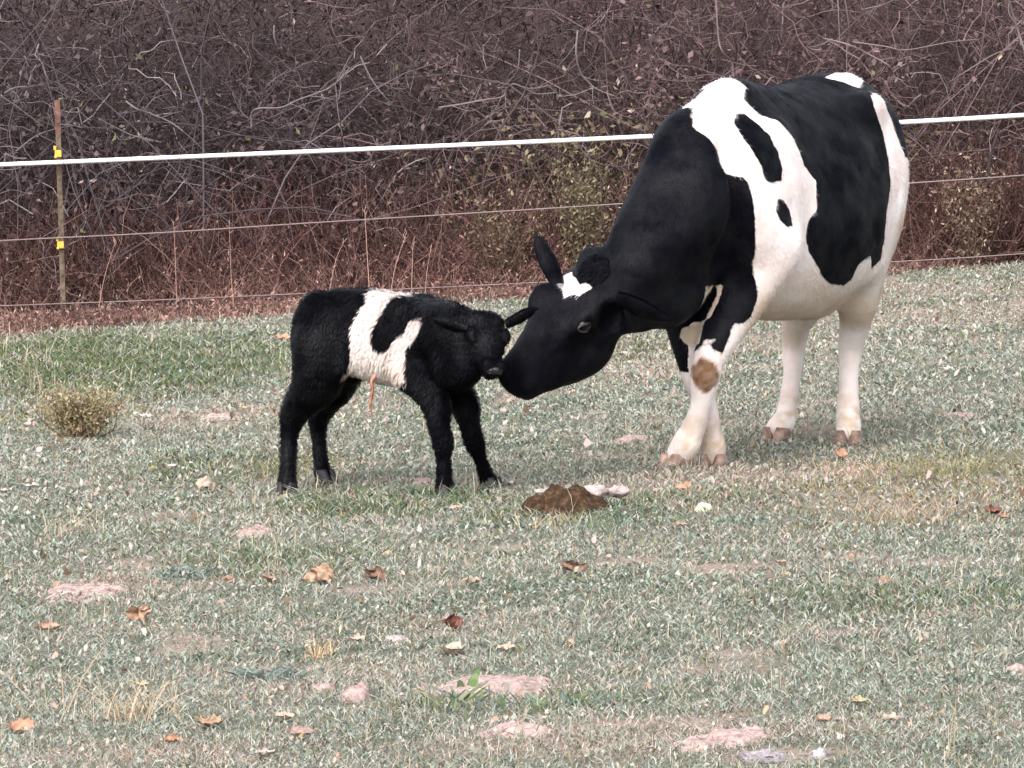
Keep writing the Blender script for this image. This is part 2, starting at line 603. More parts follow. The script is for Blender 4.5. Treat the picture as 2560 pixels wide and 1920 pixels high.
def build_calf(h=0.0075):
    f = Field((-0.95, 16.55, -0.15), (0.2, 18.1, 0.85), h)
    f.loft(KO, KFR, [
        (0.27, 0.44, 0.61, 0.07), (0.22, 0.40, 0.665, 0.10), (0.14, 0.39, 0.69, 0.115), (0.02, 0.395, 0.705, 0.12), (-0.09, 0.415, 0.71, 0.12),
        (-0.17, 0.43, 0.705, 0.112), (-0.23, 0.45, 0.695, 0.10), (-0.28, 0.48, 0.665, 0.08)], k=0, cap=0.035, egg=0.12)
    for y in (1, -1):
        f.ball(kw(0.17, 0.09 * y, 0.54), frame_from((KF * 0.3 + [0, 0, -1.0]), KL), (0.16, 0.045, 0.075), 0.04)
        f.ball(kw(-0.205, 0.075 * y, 0.54), frame_from((KF * 0.1 + [0, 0, -1.0]), KL), (0.16, 0.05, 0.095), 0.04)
        f.ball(kw(-0.13, 0.09 * y, 0.47), KFR, (0.065, 0.035, 0.07), 0.03)
    f.chain([kw(0.16, 0, 0.58), P(1135, 830, 17.02), P(1178, 845, 16.97), P(1205, 850, 16.95)], [0.11, 0.092, 0.072, 0.06], k=0.045)
    f.chain([kw(0.28, 0, 0.46), P(1150, 920, 16.98), P(1185, 900, 16.95)], [0.085, 0.075, 0.05], k=0.05)
    f.loft(KPOLL, KHF, [
        (-0.01, -0.11, -0.005, 0.06), (0.035, -0.135, 0.006, 0.070), (0.08, -0.14, 0.008, 0.072), (0.12, -0.12, 0.0, 0.053), (0.155, -0.088, -0.006, 0.040),
        (0.18, -0.072, -0.008, 0.036), (0.200, -0.062, -0.010, 0.034)], k=0.035, cap=0.028)
    for s in (1, -1):
        f.ball(kh(0.07, 0.062 * s, -0.014), KHF, (0.028, 0.016, 0.02), 0.02)
        f.ball(kh(0.19, 0.022 * s, -0.012), KHF, (0.02, 0.017, 0.014), 0.02)
    f.ball(kh(0.005, 0, -0.03), KHF, (0.03, 0.068, 0.035), 0.03)
    f.ball(kh(0.185, 0, -0.068), KHF, (0.028, 0.028, 0.015), 0.015)
    fr, fl, hr, hl = [HP['calf_' + k] for k in ('fr', 'fl', 'hr', 'hl')]
    f.chain([kw(0.18, -0.08, 0.45), P(1086, 1000, 17.04), P(1098, 1070, 17.0), P(1107, 1104, 17.0), P(1109, 1145, 17.01), P(1112, 1195, 17.02), P(1112, 1212, 17.02), fr + [0, 0, 0.025]],
            [0.065, 0.050, 0.038, 0.037, 0.0245, 0.027, 0.031, 0.030], k=0.02)
    f.chain([kw(0.20, 0.085, 0.42), P(1160, 1010, 17.2), P(1176, 1070, 17.21), P(1186, 1104, 17.22), P(1200, 1145, 17.24), P(1215, 1188, 17.27), P(1221, 1203, 17.28), fl + [0, 0, 0.025]],
            [0.07, 0.048, 0.036, 0.035, 0.0235, 0.025, 0.030, 0.029], k=0.02)
    f.chain([kw(-0.19, -0.08, 0.52), P(795, 945, 17.36), P(760, 1000, 17.42), P(733, 1040, 17.46), P(724, 1090, 17.46), P(721, 1150, 17.44), P(719, 1195, 17.43), P(718, 1210, 17.42), hr + [0, 0, 0.025]],
            [0.10, 0.085, 0.062, 0.046, 0.030, 0.028, 0.031, 0.033, 0.031], k=0.03)
    f.chain([kw(-0.19, 0.08, 0.52), P(840, 950, 17.58), P(815, 1000, 17.68), P(797, 1045, 17.74), P(797, 1090, 17.75), P(802, 1140, 17.74), P(807, 1175, 17.73), P(809, 1186, 17.72), hl + [0, 0, 0.025]],
            [0.10, 0.075, 0.052, 0.038, 0.027, 0.026, 0.029, 0.031, 0.029], k=0.03)
    f.chain([kw(-0.28, 0, 0.66), kw(-0.325, -0.01, 0.61), kw(-0.335, -0.015, 0.50), kw(-0.315, -0.02, 0.38)], [0.03, 0.022, 0.018, 0.018], k=0.02)   # tail
    f.rough(0.0035, 20, 3)
    return f.mesh()
COAT = {  # patch outlines from image pixels, projected from the camera onto the bodies
    'cow_front': [(0.367,1.289),(0.405,1.269),(0.433,1.247),(0.451,1.225),(0.447,1.212),(0.435,1.2),(0.425,1.186),(0.424,1.165),(0.403,1.143),(0.39,1.122),(0.38,1.103),(0.461,1.086),(0.363,1.063),(0.351,1.059),(0.341,1.052),(0.332,1.05),(0.33,1.022),(0.332,0.993),(0.331,0.964),(0.326,0.942),(0.322,0.916),(0.316,0.894),(0.313,0.872),(0.308,0.852),(0.302,0.829),(0.296,0.81),(0.287,0.787),(0.282,0.765),(0.275,0.745),(0.261,0.721),(0.255,0.7),(0.249,0.678),(0.245,0.65),(0.242,0.621),(0.247,0.599),(0.254,0.579),(0.258,0.559),(0.287,0.536),(0.32,0.537),(0.328,0.518),(0.332,0.497),(0.338,0.476),(0.345,0.454),(0.348,0.432),(0.374,0.445),(0.375,0.465),(0.366,0.483)],
    'cow_rear': [(0.029,1.354),(0.06,1.335),(0.086,1.316),(0.08,1.302),(0.074,1.288),(0.072,1.273),(0.078,1.26),(0.067,1.254),(0.056,1.246),(0.028,1.239),(0.011,1.223),(-0.007,1.206),(-0.041,1.187),(-0.058,1.167),(-0.066,1.147),(-0.079,1.129),(-0.085,1.104),(-0.098,1.078),(-0.124,1.059),(-0.143,1.037),(-0.161,1.02),(-0.156,1.0),(-0.152,0.978),(-0.148,0.958),(-0.15,0.938),(-0.146,0.918),(-0.114,0.901),(-0.085,0.878),(-0.079,0.85),(-0.079,0.821),(-0.096,0.795),(-0.115,0.769),(-0.141,0.751),(-0.165,0.733),(-0.197,0.714),(-0.246,0.677),(-0.287,0.66),(-0.327,0.644),(-0.379,0.639),(-0.442,0.633),(-0.477,0.658),(-0.472,0.684),(-0.473,0.709),(-0.518,0.723),(-0.57,0.736),(-0.598,0.711),(-0.622,0.688),(-0.657,0.702),(-0.683,0.72),(-0.678,0.74),(-0.676,0.762),(-0.685,0.782),(-0.688,0.801),(-0.679,0.826),(-0.684,0.846),(-0.691,0.87),(-0.688,0.894),(-0.709,0.916),(-0.72,0.938),(-0.737,0.96),(-0.755,0.987),(-0.762,1.006),(-0.764,1.03),(-0.764,1.052),(-0.776,1.072),(-0.774,1.097),(-0.779,1.117),(-0.779,1.141),(-0.781,1.16),(-0.774,1.184),(-0.755,1.209),(-0.729,1.237),(-0.706,1.259),(-0.698,1.279),(-0.703,1.3),(-0.718,1.317),(-0.871,1.334),(-0.87,1.351),(-0.83,1.355),(-0.8,1.361),(-0.761,1.365),(-0.731,1.369),(-0.702,1.371),(-0.691,1.377),(-0.654,1.374),(-0.631,1.375),(-0.618,1.375),(-0.592,1.372),(-0.591,1.372),(-0.618,1.368),(-0.572,1.36),(-0.542,1.355),(-0.309,1.353),(-0.168,1.356),(-0.097,1.361),(-0.022,1.359)],
    'cow_rump': [(-0.826,1.266),(-0.866,1.239),(-0.891,1.211),(-0.898,1.187),(-0.915,1.166),(-0.924,1.142),(-0.93,1.123),(-0.946,1.105),(-0.951,1.083),(-0.976,1.081),(-1.032,1.106),(-1.021,1.136),(-1.048,1.156),(-1.03,1.184),(-1.109,1.208),(-1.005,1.231),(-0.996,1.252),(-0.982,1.27),(-0.979,1.287),(-1.007,1.305),(-0.772,1.313),(-0.718,1.317),(-0.707,1.294),(-0.72,1.268)],
    'cow_spot_a': [(0.186,1.264),(0.135,1.269),(0.128,1.256),(0.129,1.244),(0.127,1.234),(0.131,1.219),(0.133,1.205),(0.123,1.191),(0.126,1.172),(0.123,1.152),(0.111,1.136),(0.11,1.113),(0.11,1.091),(0.108,1.071),(0.122,1.032),(0.195,1.025),(0.23,1.039),(0.231,1.063),(0.234,1.088),(0.245,1.108),(0.25,1.125),(0.249,1.144),(0.247,1.161),(0.245,1.177),(0.241,1.194),(0.234,1.212),(0.234,1.235)],
    'cow_spot_b': [(0.168,0.971),(0.127,0.966),(0.107,0.945),(0.088,0.927),(0.089,0.899),(0.1,0.872),(0.139,0.87),(0.179,0.897),(0.194,0.931),(0.181,0.95)],
    'cow_top': [(-0.706,0.048),(-0.78,0.036),(-0.878,0.014),(-0.951,0.014),(-0.976,0.031),(-0.975,0.057),(-0.973,0.085),(-0.826,0.131),(-0.794,0.115),(-0.776,0.095),(-0.747,0.083),(-0.716,0.067)],
    'cow_tan': [(0.119,0.671),(0.1,0.669),(0.102,0.635),(0.091,0.616),(0.086,0.596),(0.079,0.579),(0.071,0.554),(0.063,0.529),(0.061,0.507),(0.061,0.488),(0.058,0.466),(0.005,0.449),(-0.025,0.469),(-0.038,0.489),(-0.032,0.513),(0.089,0.557),(0.095,0.571),(0.102,0.59),(0.109,0.612),(0.114,0.636),(0.117,0.654)],
    'cow_star': [(0.104,-0.076),(0.073,-0.085),(0.059,-0.072),(0.044,-0.051),(0.061,-0.027),(0.067,0.002),(0.083,0.038),(0.066,0.048),(0.07,0.082),(0.09,0.071),(0.107,0.06),(0.121,0.061),(0.118,0.04),(0.125,0.028),(0.149,0.01),(0.125,-0.014),(0.122,-0.038)],
    'calf_belt': [(-0.021,0.702),(-0.017,0.708),(0.005,0.706),(0.024,0.704),(0.062,0.7),(0.097,0.699),(0.125,0.699),(0.157,0.698),(0.167,0.694),(0.144,0.694),(0.112,0.693),(0.119,0.682),(0.102,0.651),(0.086,0.633),(0.071,0.615),(0.063,0.598),(0.053,0.571),(0.055,0.546),(0.054,0.52),(0.069,0.509),(0.11,0.509),(0.136,0.524),(0.152,0.541),(0.181,0.568),(0.203,0.579),(0.224,0.593),(0.233,0.625),(0.287,0.631),(0.298,0.608),(0.287,0.589),(0.273,0.572),(0.241,0.548),(0.211,0.524),(0.209,0.502),(0.206,0.481),(0.208,0.463),(0.213,0.445),(0.219,0.425),(0.223,0.405),(0.193,0.403),(0.093,0.395),(0.064,0.393),(0.034,0.394),(0.013,0.399),(0.007,0.403),(-0.131,0.397),(-0.177,0.381),(-0.181,0.371),(-0.187,0.373),(-0.08,0.424),(-0.059,0.451),(-0.042,0.476),(-0.038,0.496),(-0.035,0.517),(-0.034,0.539),(-0.034,0.559),(-0.036,0.577),(-0.026,0.612),(-0.014,0.631),(-0.01,0.649),(0.001,0.674)],
    'cow_tan_fit': [(0.078,0.268)],
}

# ---- coats
def coat_material(name, white, black, rough=0.55, wet=0.0):
    m = N(name)
    sd = m.attr('coat').outputs['Fac']
    n = m.noise(55, 2)
    w = m.math('ADD', sd, m.math('MULTIPLY', m.math('SUBTRACT', n, 0.5), 0.009))
    fac = m.math('MULTIPLY_ADD', w, 220.0, clamp=True)
    fac.node.inputs[2].default_value = 0.5
    tone = m.noise(9, 3)
    wh = m.mix(m.ramp(tone, [(0.35, (0, 0, 0)), (0.68, (1, 1, 1))]), white, (white[0] * 0.90, white[1] * 0.80, white[2] * 0.77))
    wh = m.mix(m.math('MULTIPLY', m.ramp(m.noise(38, 4), [(0.45, (0, 0, 0)), (0.8, (1, 1, 1))]), 0.35), wh, (white[0] * 0.72, white[1] * 0.66, white[2] * 0.60))
    wh = m.mix(m.attr('stain_bounce').outputs['Fac'], wh, (0.42, 0.31, 0.19))
    wh = m.mix(m.attr('brown').outputs['Fac'], wh, (0.13, 0.062, 0.022))
    bl = m.mix(m.noise(14, 3), black, (black[0] * 2.0, black[1] * 1.9, black[2] * 1.9))
    col = m.mix(fac, wh, bl)
    m.bump(m.math('ADD', m.math('MULTIPLY', m.noise(260, 2), 0.25), m.noise(11, 4)), 0.5, 0.02)
    return m.set(Base_Color=col, Roughness=rough, Specular_IOR_Level=m.math('MULTIPLY', m.ramp(m.noise(7, 5), [(0.38, (0.15, 0.15, 0.15)), (0.68, (1, 1, 1))]), 0.14))

def cow_coat(v):
    q = (v - CO) @ CFR.T
    xz = q[:, [0, 2]]
    fr = [tuple(p) for p in COAT['cow_front']]
    front = fr + [(2.0, fr[-1][1] - 0.02), (2.0, 2.0), (fr[0][0] - 0.03, 2.0)]
    black = poly_sd(xz, front)
    rleg = (q[:, 1] < -0.005) & (q[:, 2] < 0.60) & (q[:, 0] > -0.1)
    black = np.where(rleg, 0.36 - q[:, 2], black)
    black = np.minimum(black, np.maximum(0.60 - q[:, 0], 0.25 - q[:, 2]))            # all of the head
    black = np.minimum(black, np.maximum(np.maximum(0.17 - q[:, 0], 0.7 - q[:, 2]), q[:, 1] + 0.01))
    black = np.minimum(black, poly_sd(xz, COAT['cow_rear']))
    near = q[:, 1] > 0.02
    rp = COAT['cow_rump'][:24]
    cut = int(np.argmin([p[1] for p in rp]))
    strip = [tuple(p) for p in rp[:cut + 1]]
    black = np.minimum(black, poly_sd(xz, strip + [(-1.6, strip[-1][1] - 0.04), (-1.6, 1.5), (strip[0][0], 1.5)]))
    for k in ('cow_spot_a', 'cow_spot_b'):
        black = np.minimum(black, np.where(near, poly_sd(xz, COAT[k]), 0.1))
    # the back between the two sides carries the rear patch over the spine
    spine = np.maximum(np.abs(q[:, 1]) - 0.10, np.maximum(q[:, 0] - 0.02, 1.27 - q[:, 2]))
    black = np.minimum(black, spine)
    wh = -black
    top = poly_sd(q[:, [0, 1]], COAT['cow_top'])
    wh = np.minimum(wh, np.maximum(top, 1.25 - q[:, 2]))
    h = (v - POLL) @ HFR.T
    star = np.maximum(poly_sd(h[:, :2], COAT['cow_star']), -0.06 - h[:, 2])
    wh = np.minimum(wh, star)
    tan = np.maximum(poly_sd(q[:, 1:], COAT['cow_tan']), np.abs(q[:, 0] - COAT['cow_tan_fit'][0][0] * q[:, 2] - COAT['cow_tan_fit'][0][1]) - 0.12)
    wh = np.minimum(wh, tan)
    stain_bounce = 0.75 * smooth01((0.012 - tan) / 0.02)
    nz = fbm(q * 7, 4)
    under = smooth01((0.78 - q[:, 2]) / 0.26) * smooth01((q[:, 2] - 0.42) / 0.08) * smooth01((q[:, 0] + 1.2) / 0.1) * smooth01((0.32 - q[:, 0]) / 0.12)  # belly tan: dirt, plus warm light bounced off the grass painted in
    stain_bounce = np.maximum(stain_bounce, under * np.clip(0.62 + 0.5 * nz, 0, 1))
    hind = smooth01((-0.45 - q[:, 0]) / 0.15) * smooth01((0.75 - q[:, 2]) / 0.2) * (0.35 + 0.65 * smooth01((q[:, 2] - 0.15) / 0.35))
    stain_bounce = np.maximum(stain_bounce, hind * np.clip(0.38 + 0.8 * fbm(q * [9, 9, 5], 8), 0, 0.85))
    rear = smooth01((-0.80 - q[:, 0]) / 0.1) * smooth01((0.93 - q[:, 2]) / 0.1) * smooth01((q[:, 2] - 0.5) / 0.1)
    stain_bounce = np.maximum(stain_bounce, rear * np.clip(0.5 + 0.6 * fbm(q * 8, 3), 0, 1))
    low2 = smooth01((0.30 - q[:, 2]) / 0.2) * np.clip(0.40 + 1.0 * fbm(q * 20, 6), 0, 0.9)
    stain_bounce = np.maximum(stain_bounce, low2)
    cb_ = P(1722, 1072, 17.475)
    stain_bounce = np.maximum(stain_bounce, 0.6 * smooth01(1.4 - np.linalg.norm((v - cb_) / [0.028, 0.1, 0.05], axis=1)))
    kn = P(1763, 938, 17.41)
    e = np.linalg.norm((v - kn) / [0.044, 0.12, 0.055], axis=1) + 0.30 * fbm(v * 32, 2)
    brown = np.clip(0.92 + 0.2 * fbm(v * 50, 12), 0, 1) * smooth01((1.18 - e) / 0.26) * (v[:, 1] < 17.46)
    return wh, np.clip(stain_bounce, 0, 1), brown

def calf_coat(v):
    q = (v - KO) @ KFR.T
    wh = poly_sd(q[:, [0, 2]], COAT['calf_belt'])
    wh = np.where(q[:, 0] > 0.33, 0.2, wh)
    wh = np.where(q[:, 2] < 0.49, np.maximum(wh, -0.085 - q[:, 0]), wh)
    legs = (q[:, 2] < 0.35)
    wh = np.where(legs, 0.2, wh)
    stain_bounce = 0.45 * smooth01((0.52 - q[:, 2]) / 0.10) * np.clip(0.6 + 0.6 * fbm(q * 14, 5), 0, 1)
    return wh, stain_bounce, np.zeros(len(v))

def fur(name, v, F, att, mat, parent, count, length, width, flow, lift, clump=0.0, cell=0.02, curl=0.0, seed=1, lenf=None, bend=False):
    """hair blades rooted on the body: short tapered slivers that follow the coat's flow"""
    r = np.random.default_rng(seed)
    A = np.linalg.norm(np.cross(v[F[:, 2]] - v[F[:, 0]], v[F[:, 3]] - v[F[:, 1]]), axis=1)
    f = r.choice(len(F), count, p=A / A.sum())
    a, b = r.random(count), r.random(count)
    w = np.stack([(1 - a) * (1 - b), a * (1 - b), a * b, (1 - a) * b], 1)
    n_all = normals(v, F)
    root = (v[F[f]] * w[:, :, None]).sum(1)
    nrm = (n_all[F[f]] * w[:, :, None]).sum(1)
    nrm /= np.linalg.norm(nrm, axis=1)[:, None]
    d = flow(root)
    if curl:
        d = d + curl * np.stack([fbm(root * 30, 31 + k) for k in range(3)], 1)
    d = d - nrm * (d * nrm).sum(1)[:, None]
    d /= np.maximum(np.linalg.norm(d, axis=1), 1e-6)[:, None]
    L = length * (0.6 + 0.8 * r.random(count)) * (1 + 0.35 * fbm(root * 16, 91, 2))
    if lenf is not None:
        L = L * lenf(root)
    dd = d + nrm * lift * (0.5 + r.random(count))[:, None] + 0.18 * r.normal(size=(count, 3))
    tip = root + dd * L[:, None]
    if clump:
        key = np.floor((root + 0.9 * cell * np.stack([fbm(root * (0.6 / cell), 81 + k_, 2) for k_ in range(3)], 1)) / (cell * np.array([0.8, 0.8, 1.5]))).astype(np.int64)
        key = key[:, 0] * 73856093 ^ key[:, 1] * 19349663 ^ key[:, 2] * 83492791
        u, inv = np.unique(key, return_inverse=True)
        c = np.zeros((len(u), 3))
        np.add.at(c, inv, tip)
        c /= np.bincount(inv)[:, None]
        tip = tip + (c[inv] + nrm * 0.004 - tip) * clump
    side = np.cross(nrm, tip - root)
    side /= np.maximum(np.linalg.norm(side, axis=1), 1e-9)[:, None]
    W = width * (0.6 + 0.8 * r.random(count))[:, None]
    if bend:
        mid = root * 0.5 + tip * 0.5 + nrm * (0.22 * L)[:, None]
        V = np.stack([root - side * W - nrm * 0.002, root + side * W - nrm * 0.002, mid + side * W * 0.7, mid - side * W * 0.7, tip], 1).reshape(-1, 3)
        i = np.arange(count)[:, None] * 5
        T = np.vstack([i + [0, 1, 2], i + [0, 2, 3], i + [3, 2, 4]])
        k = 5
    else:
        V = np.stack([root - side * W - nrm * 0.002, root + side * W - nrm * 0.002, tip], 1).reshape(-1, 3)
        T = np.arange(count * 3).reshape(-1, 3)
        k = 3
    at = {nm: np.repeat((a_[F[f]] * w).sum(1), k) for nm, a_ in att.items()}
    o = mesh_obj(name, V, T, mat, parent, smooth=True, attrs=at)
    o['kind'] = 'stuff'
    return o

def ear(name, base, tip, face, width, mat, inner, parent, droop=0.0, cup=0.35):
    """a leaf-shaped, cupped ear from base to tip; face = the way its hollow looks"""
    ax = np.asarray(tip, float) - base
    L = np.linalg.norm(ax)
    fr = frame_from(ax, np.cross(face, ax))
    nu, nv = 12, 9
    V = []
    for k in (0, 1):
        for i in range(nu):
            t = i / (nu - 1)
            w = width * (0.55 + 1.5 * t) * (1 - t) ** 0.75 * 0.92 + 0.001
            for j in range(nv):
                s = j / (nv - 1) * 2 - 1
                c = -cup * w * (1 - s * s) * (1 - 0.5 * t) - droop * L * t * t
                V.append(base + fr[0] * (t * L) + fr[1] * (s * w) + np.cross(fr[0], fr[1]) * (-c if k == 0 else -c + 0.006 * (1 - s * s * 0.8)))
    V = np.array(V)
    F = []
    o = nu * nv
    for i in range(nu - 1):
        for j in range(nv - 1):
            a = i * nv + j
            F.append((a, a + 1, a + nv + 1, a + nv))
            F.append((o + a, o + a + nv, o + a + nv + 1, o + a + 1))
    for i in range(nu - 1):
        for j in (0, nv - 1):
            a, b = i * nv + j, (i + 1) * nv + j
            F.append((a, b, o + b, o + a))
    V = V + 0.002 * np.stack([vnoise(V * 60, 40 + k) for k in range(3)], 1)
    z = np.full(len(V), 0.1)
    z0 = {'coat': z, 'stain_bounce': z * 0, 'brown': z * 0}
    e = mesh_obj(name, V, np.array(F), mat, parent, smooth=True, attrs=z0)
    fur('ear_fur', V, np.array(F), z0, mat, e, 1500, 0.014, 0.0009, lambda p: np.repeat(fr[0][None], len(p), 0), 0.35, seed=int(abs(base[0]) * 1000))
    if inner:
        k = (nu - 2) * nv
        c = V[:o].reshape(nu, nv, 3)[1:nu - 2, 1:nv - 1]
        off = unit(face) * 0.004
        g = np.arange(c.shape[0] * c.shape[1]).reshape(c.shape[:2])
        q = np.stack([g[:-1, :-1].ravel(), g[:-1, 1:].ravel(), g[1:, 1:].ravel(), g[1:, :-1].ravel()], 1)
        mesh_obj('inner_ear', c.reshape(-1, 3) + off, q, inner, e, smooth=True)
    return e

def hoof(name, foot, heading, L, Wd, Hh, mat, parent, lean=(0, 0, 0)):
    """a cloven hoof: two claws with a gap between, wider at the sole"""
    f = unit(heading)
    s = np.array([f[1], -f[0], 0])
    V, F = [], []
    for side in (-1, 1):
        b0 = len(V)
        rings = 5
        for k in range(rings):
            t = k / (rings - 1)                   # 0 sole .. 1 coronet
            w = Wd * 0.235 * (1.0 - 0.22 * t)
            l0 = L * (0.5 - 0.16 * t) * 1.0
            back = L * (0.46 - 0.06 * t)
            for j in range(12):
                a = 2 * math.pi * j / 12
                ca, sa = math.cos(a), math.sin(a)
                fx = (l0 * (1.08 if ca > 0.9 else 1.0) if ca > 0 else back) * ca
                off = side * (Wd * 0.255 * (1 - 0.12 * t) - 0.10 * Wd * max(0, ca) * (1 - t))
                V.append(foot + f * (fx + 0.01 - 0.02 * t) + s * (off + w * sa) + np.array([0, 0, Hh * t * (1.0 + 0.10 * ca)]))
        for k in range(rings - 1):
            for j in range(12):
                a, b = b0 + k * 12 + j, b0 + k * 12 + (j + 1) % 12
                F.append([a, b, b + 12, a + 12])
        F.append([b0 + j for j in range(11, -1, -1)])
        F.append([b0 + (rings - 1) * 12 + j for j in range(12)])
    return mesh_obj(name, np.array(V), F, mat, parent, smooth=True)

def ball_mesh(name, c, frame, r, mat, parent, nu=20, nv=12):
    V, F = [], []
    for i in range(nv + 1):
        for j in range(nu):
            th, ph = math.pi * i / nv, 2 * math.pi * j / nu
            q = np.array([math.cos(th), math.sin(th) * math.cos(ph), math.sin(th) * math.sin(ph)]) * r
            V.append(c + q @ np.asarray(frame))
    for i in range(nv):
        for j in range(nu):
            a, b = i * nu + j, i * nu + (j + 1) % nu
            F.append((a, b, b + nu, a + nu))
    return mesh_obj(name, np.array(V), np.array(F), mat, parent, smooth=True)

def tube(name, pts, rad, mat, parent=None, sides=8, n=6, smooth=True, attrs=None, caps=True):
    q = spline(np.column_stack([np.asarray(pts, float), np.asarray(rad, float)]), n)
    c, r = q[:, :3], q[:, 3]
    t = np.gradient(c, axis=0)
    t /= np.linalg.norm(t, axis=1)[:, None]
    up = np.array([0.31, 0.17, 0.93]) if abs(t[0] @ [0.31, 0.17, 0.93]) < 0.9 else np.array([1.0, 0, 0])
    V = []
    for i in range(len(c)):
        s = unit(np.cross(t[i], up))
        w = np.cross(s, t[i])
        for j in range(sides):
            a = 2 * math.pi * j / sides
            V.append(c[i] + r[i] * (math.cos(a) * s + math.sin(a) * w))
    F = []
    for i in range(len(c) - 1):
        for j in range(sides):
            a, b = i * sides + j, i * sides + (j + 1) % sides
            F.append([a, b, b + sides, a + sides])
    if caps:
        F.append(list(range(sides))[::-1])
        F.append([(len(c) - 1) * sides + j for j in range(sides)])
    return mesh_obj(name, np.array(V), F, mat, parent, smooth=smooth, attrs=attrs)

def eye_material(name):
    m = N(name)
    return m.set(Base_Color=(0.0015, 0.001, 0.001), Roughness=0.04, Specular_IOR_Level=0.3)

def make_cow():
    v, F = build_cow()
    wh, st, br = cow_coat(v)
    att = {'coat': wh, 'stain_bounce': st, 'brown': br}
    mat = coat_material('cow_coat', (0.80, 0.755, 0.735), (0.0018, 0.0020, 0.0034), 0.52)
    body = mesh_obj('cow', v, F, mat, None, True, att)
    tag(body, 'large black and white cow lowering her head to sniff the calf', 'cow')
    def flow(p):
        q = (p - CO) @ CFR.T
        return -CF * 0.45 * (q[:, 0] < 0.5)[:, None] + np.array([0, 0, -0.9]) + (HA * 0.9 - np.array([0, 0, -0.4])) * (q[:, 0] > 0.62)[:, None]
    def lenf(p):
        q = (p - CO) @ CFR.T
        return np.where(q[:, 2] < 0.4, 0.6, 1.0)
    fur('fur', v, F, att, mat, body, 110000, 0.013, 0.0011, flow, 0.22, seed=3, lenf=lenf)
    # curly topknot between the ears
    tk = P(1494, 680, 17.14)
    fc = v[F].mean(1)
    sub = F[np.linalg.norm((fc - tk) / [1, 1.2, 1], axis=1) < 0.062]
    fur('topknot', v, sub, att, mat, body, 2600, 0.017, 0.0012, flow, 0.25, clump=0.5, cell=0.012, curl=1.4, seed=9, bend=True)
    ear('ear', P(1394, 712, 17.12), P(1341, 588, 17.20), np.array([0.55, -0.8, 0.1]), 0.052, mat, None, body, cup=0.3)
    ear('ear', P(1545, 745, 17.08), P(1680, 802, 17.0), np.array([-0.15, -0.75, -0.65]), 0.066, mat, None, body, cup=0.28)
    em = eye_material('cow_eye')
    lid = N('cow_eyelid').set(Base_Color=(0.016, 0.014, 0.016), Roughness=0.4)
    for s in (1, -1):
        c = hd(0.198, (0.120 if s > 0 else 0.106) * s, 0.012 if s > 0 else -0.01)
        ey = ball_mesh('eye', c, HFR, np.array([0.024, 0.023, 0.022]), em, body)
        e1 = np.array([1.0, 0, -0.12]) if s > 0 else -HA
        e1 = unit(e1 - HS * (e1 @ HS))
        e2 = np.cross(HS, e1)
        ring = []
        for j in range(17):
            a = 2 * math.pi * j / 16
            ring.append(c + e1 * 0.030 * math.cos(a) + e2 * 0.0145 * math.sin(a) + HS * s * (0.0185 - 0.010 * abs(math.cos(a))))
        tube('eyelid', ring, [0.0045] * 17, lid, ey, 6, 3)
    hm = N('cow_hoof')
    n = hm.noise(30, 4)
    hm.bump(hm.noise(90, 2), 0.4, 0.004)
    hm.set(Base_Color=hm.ramp(n, [(0.3, (0.06, 0.036, 0.026)), (0.5, (0.21, 0.135, 0.10)), (0.75, (0.40, 0.28, 0.21))]), Roughness=0.5)
    for k, hdg, ln in (('cow_fl', (-0.75, -0.6, 0), 0.135), ('cow_fr', (-0.1, -1, 0), 0.115), ('cow_hl', (-0.1, -1, 0), 0.12), ('cow_hr', (-0.5, -0.9, 0), 0.125)):
        h = unit(hdg)
        hoof('hoof', HP[k] + h * 0.02 + [0, 0, -0.012], h, ln, 0.12, 0.064, hm.mat, body)
    return body

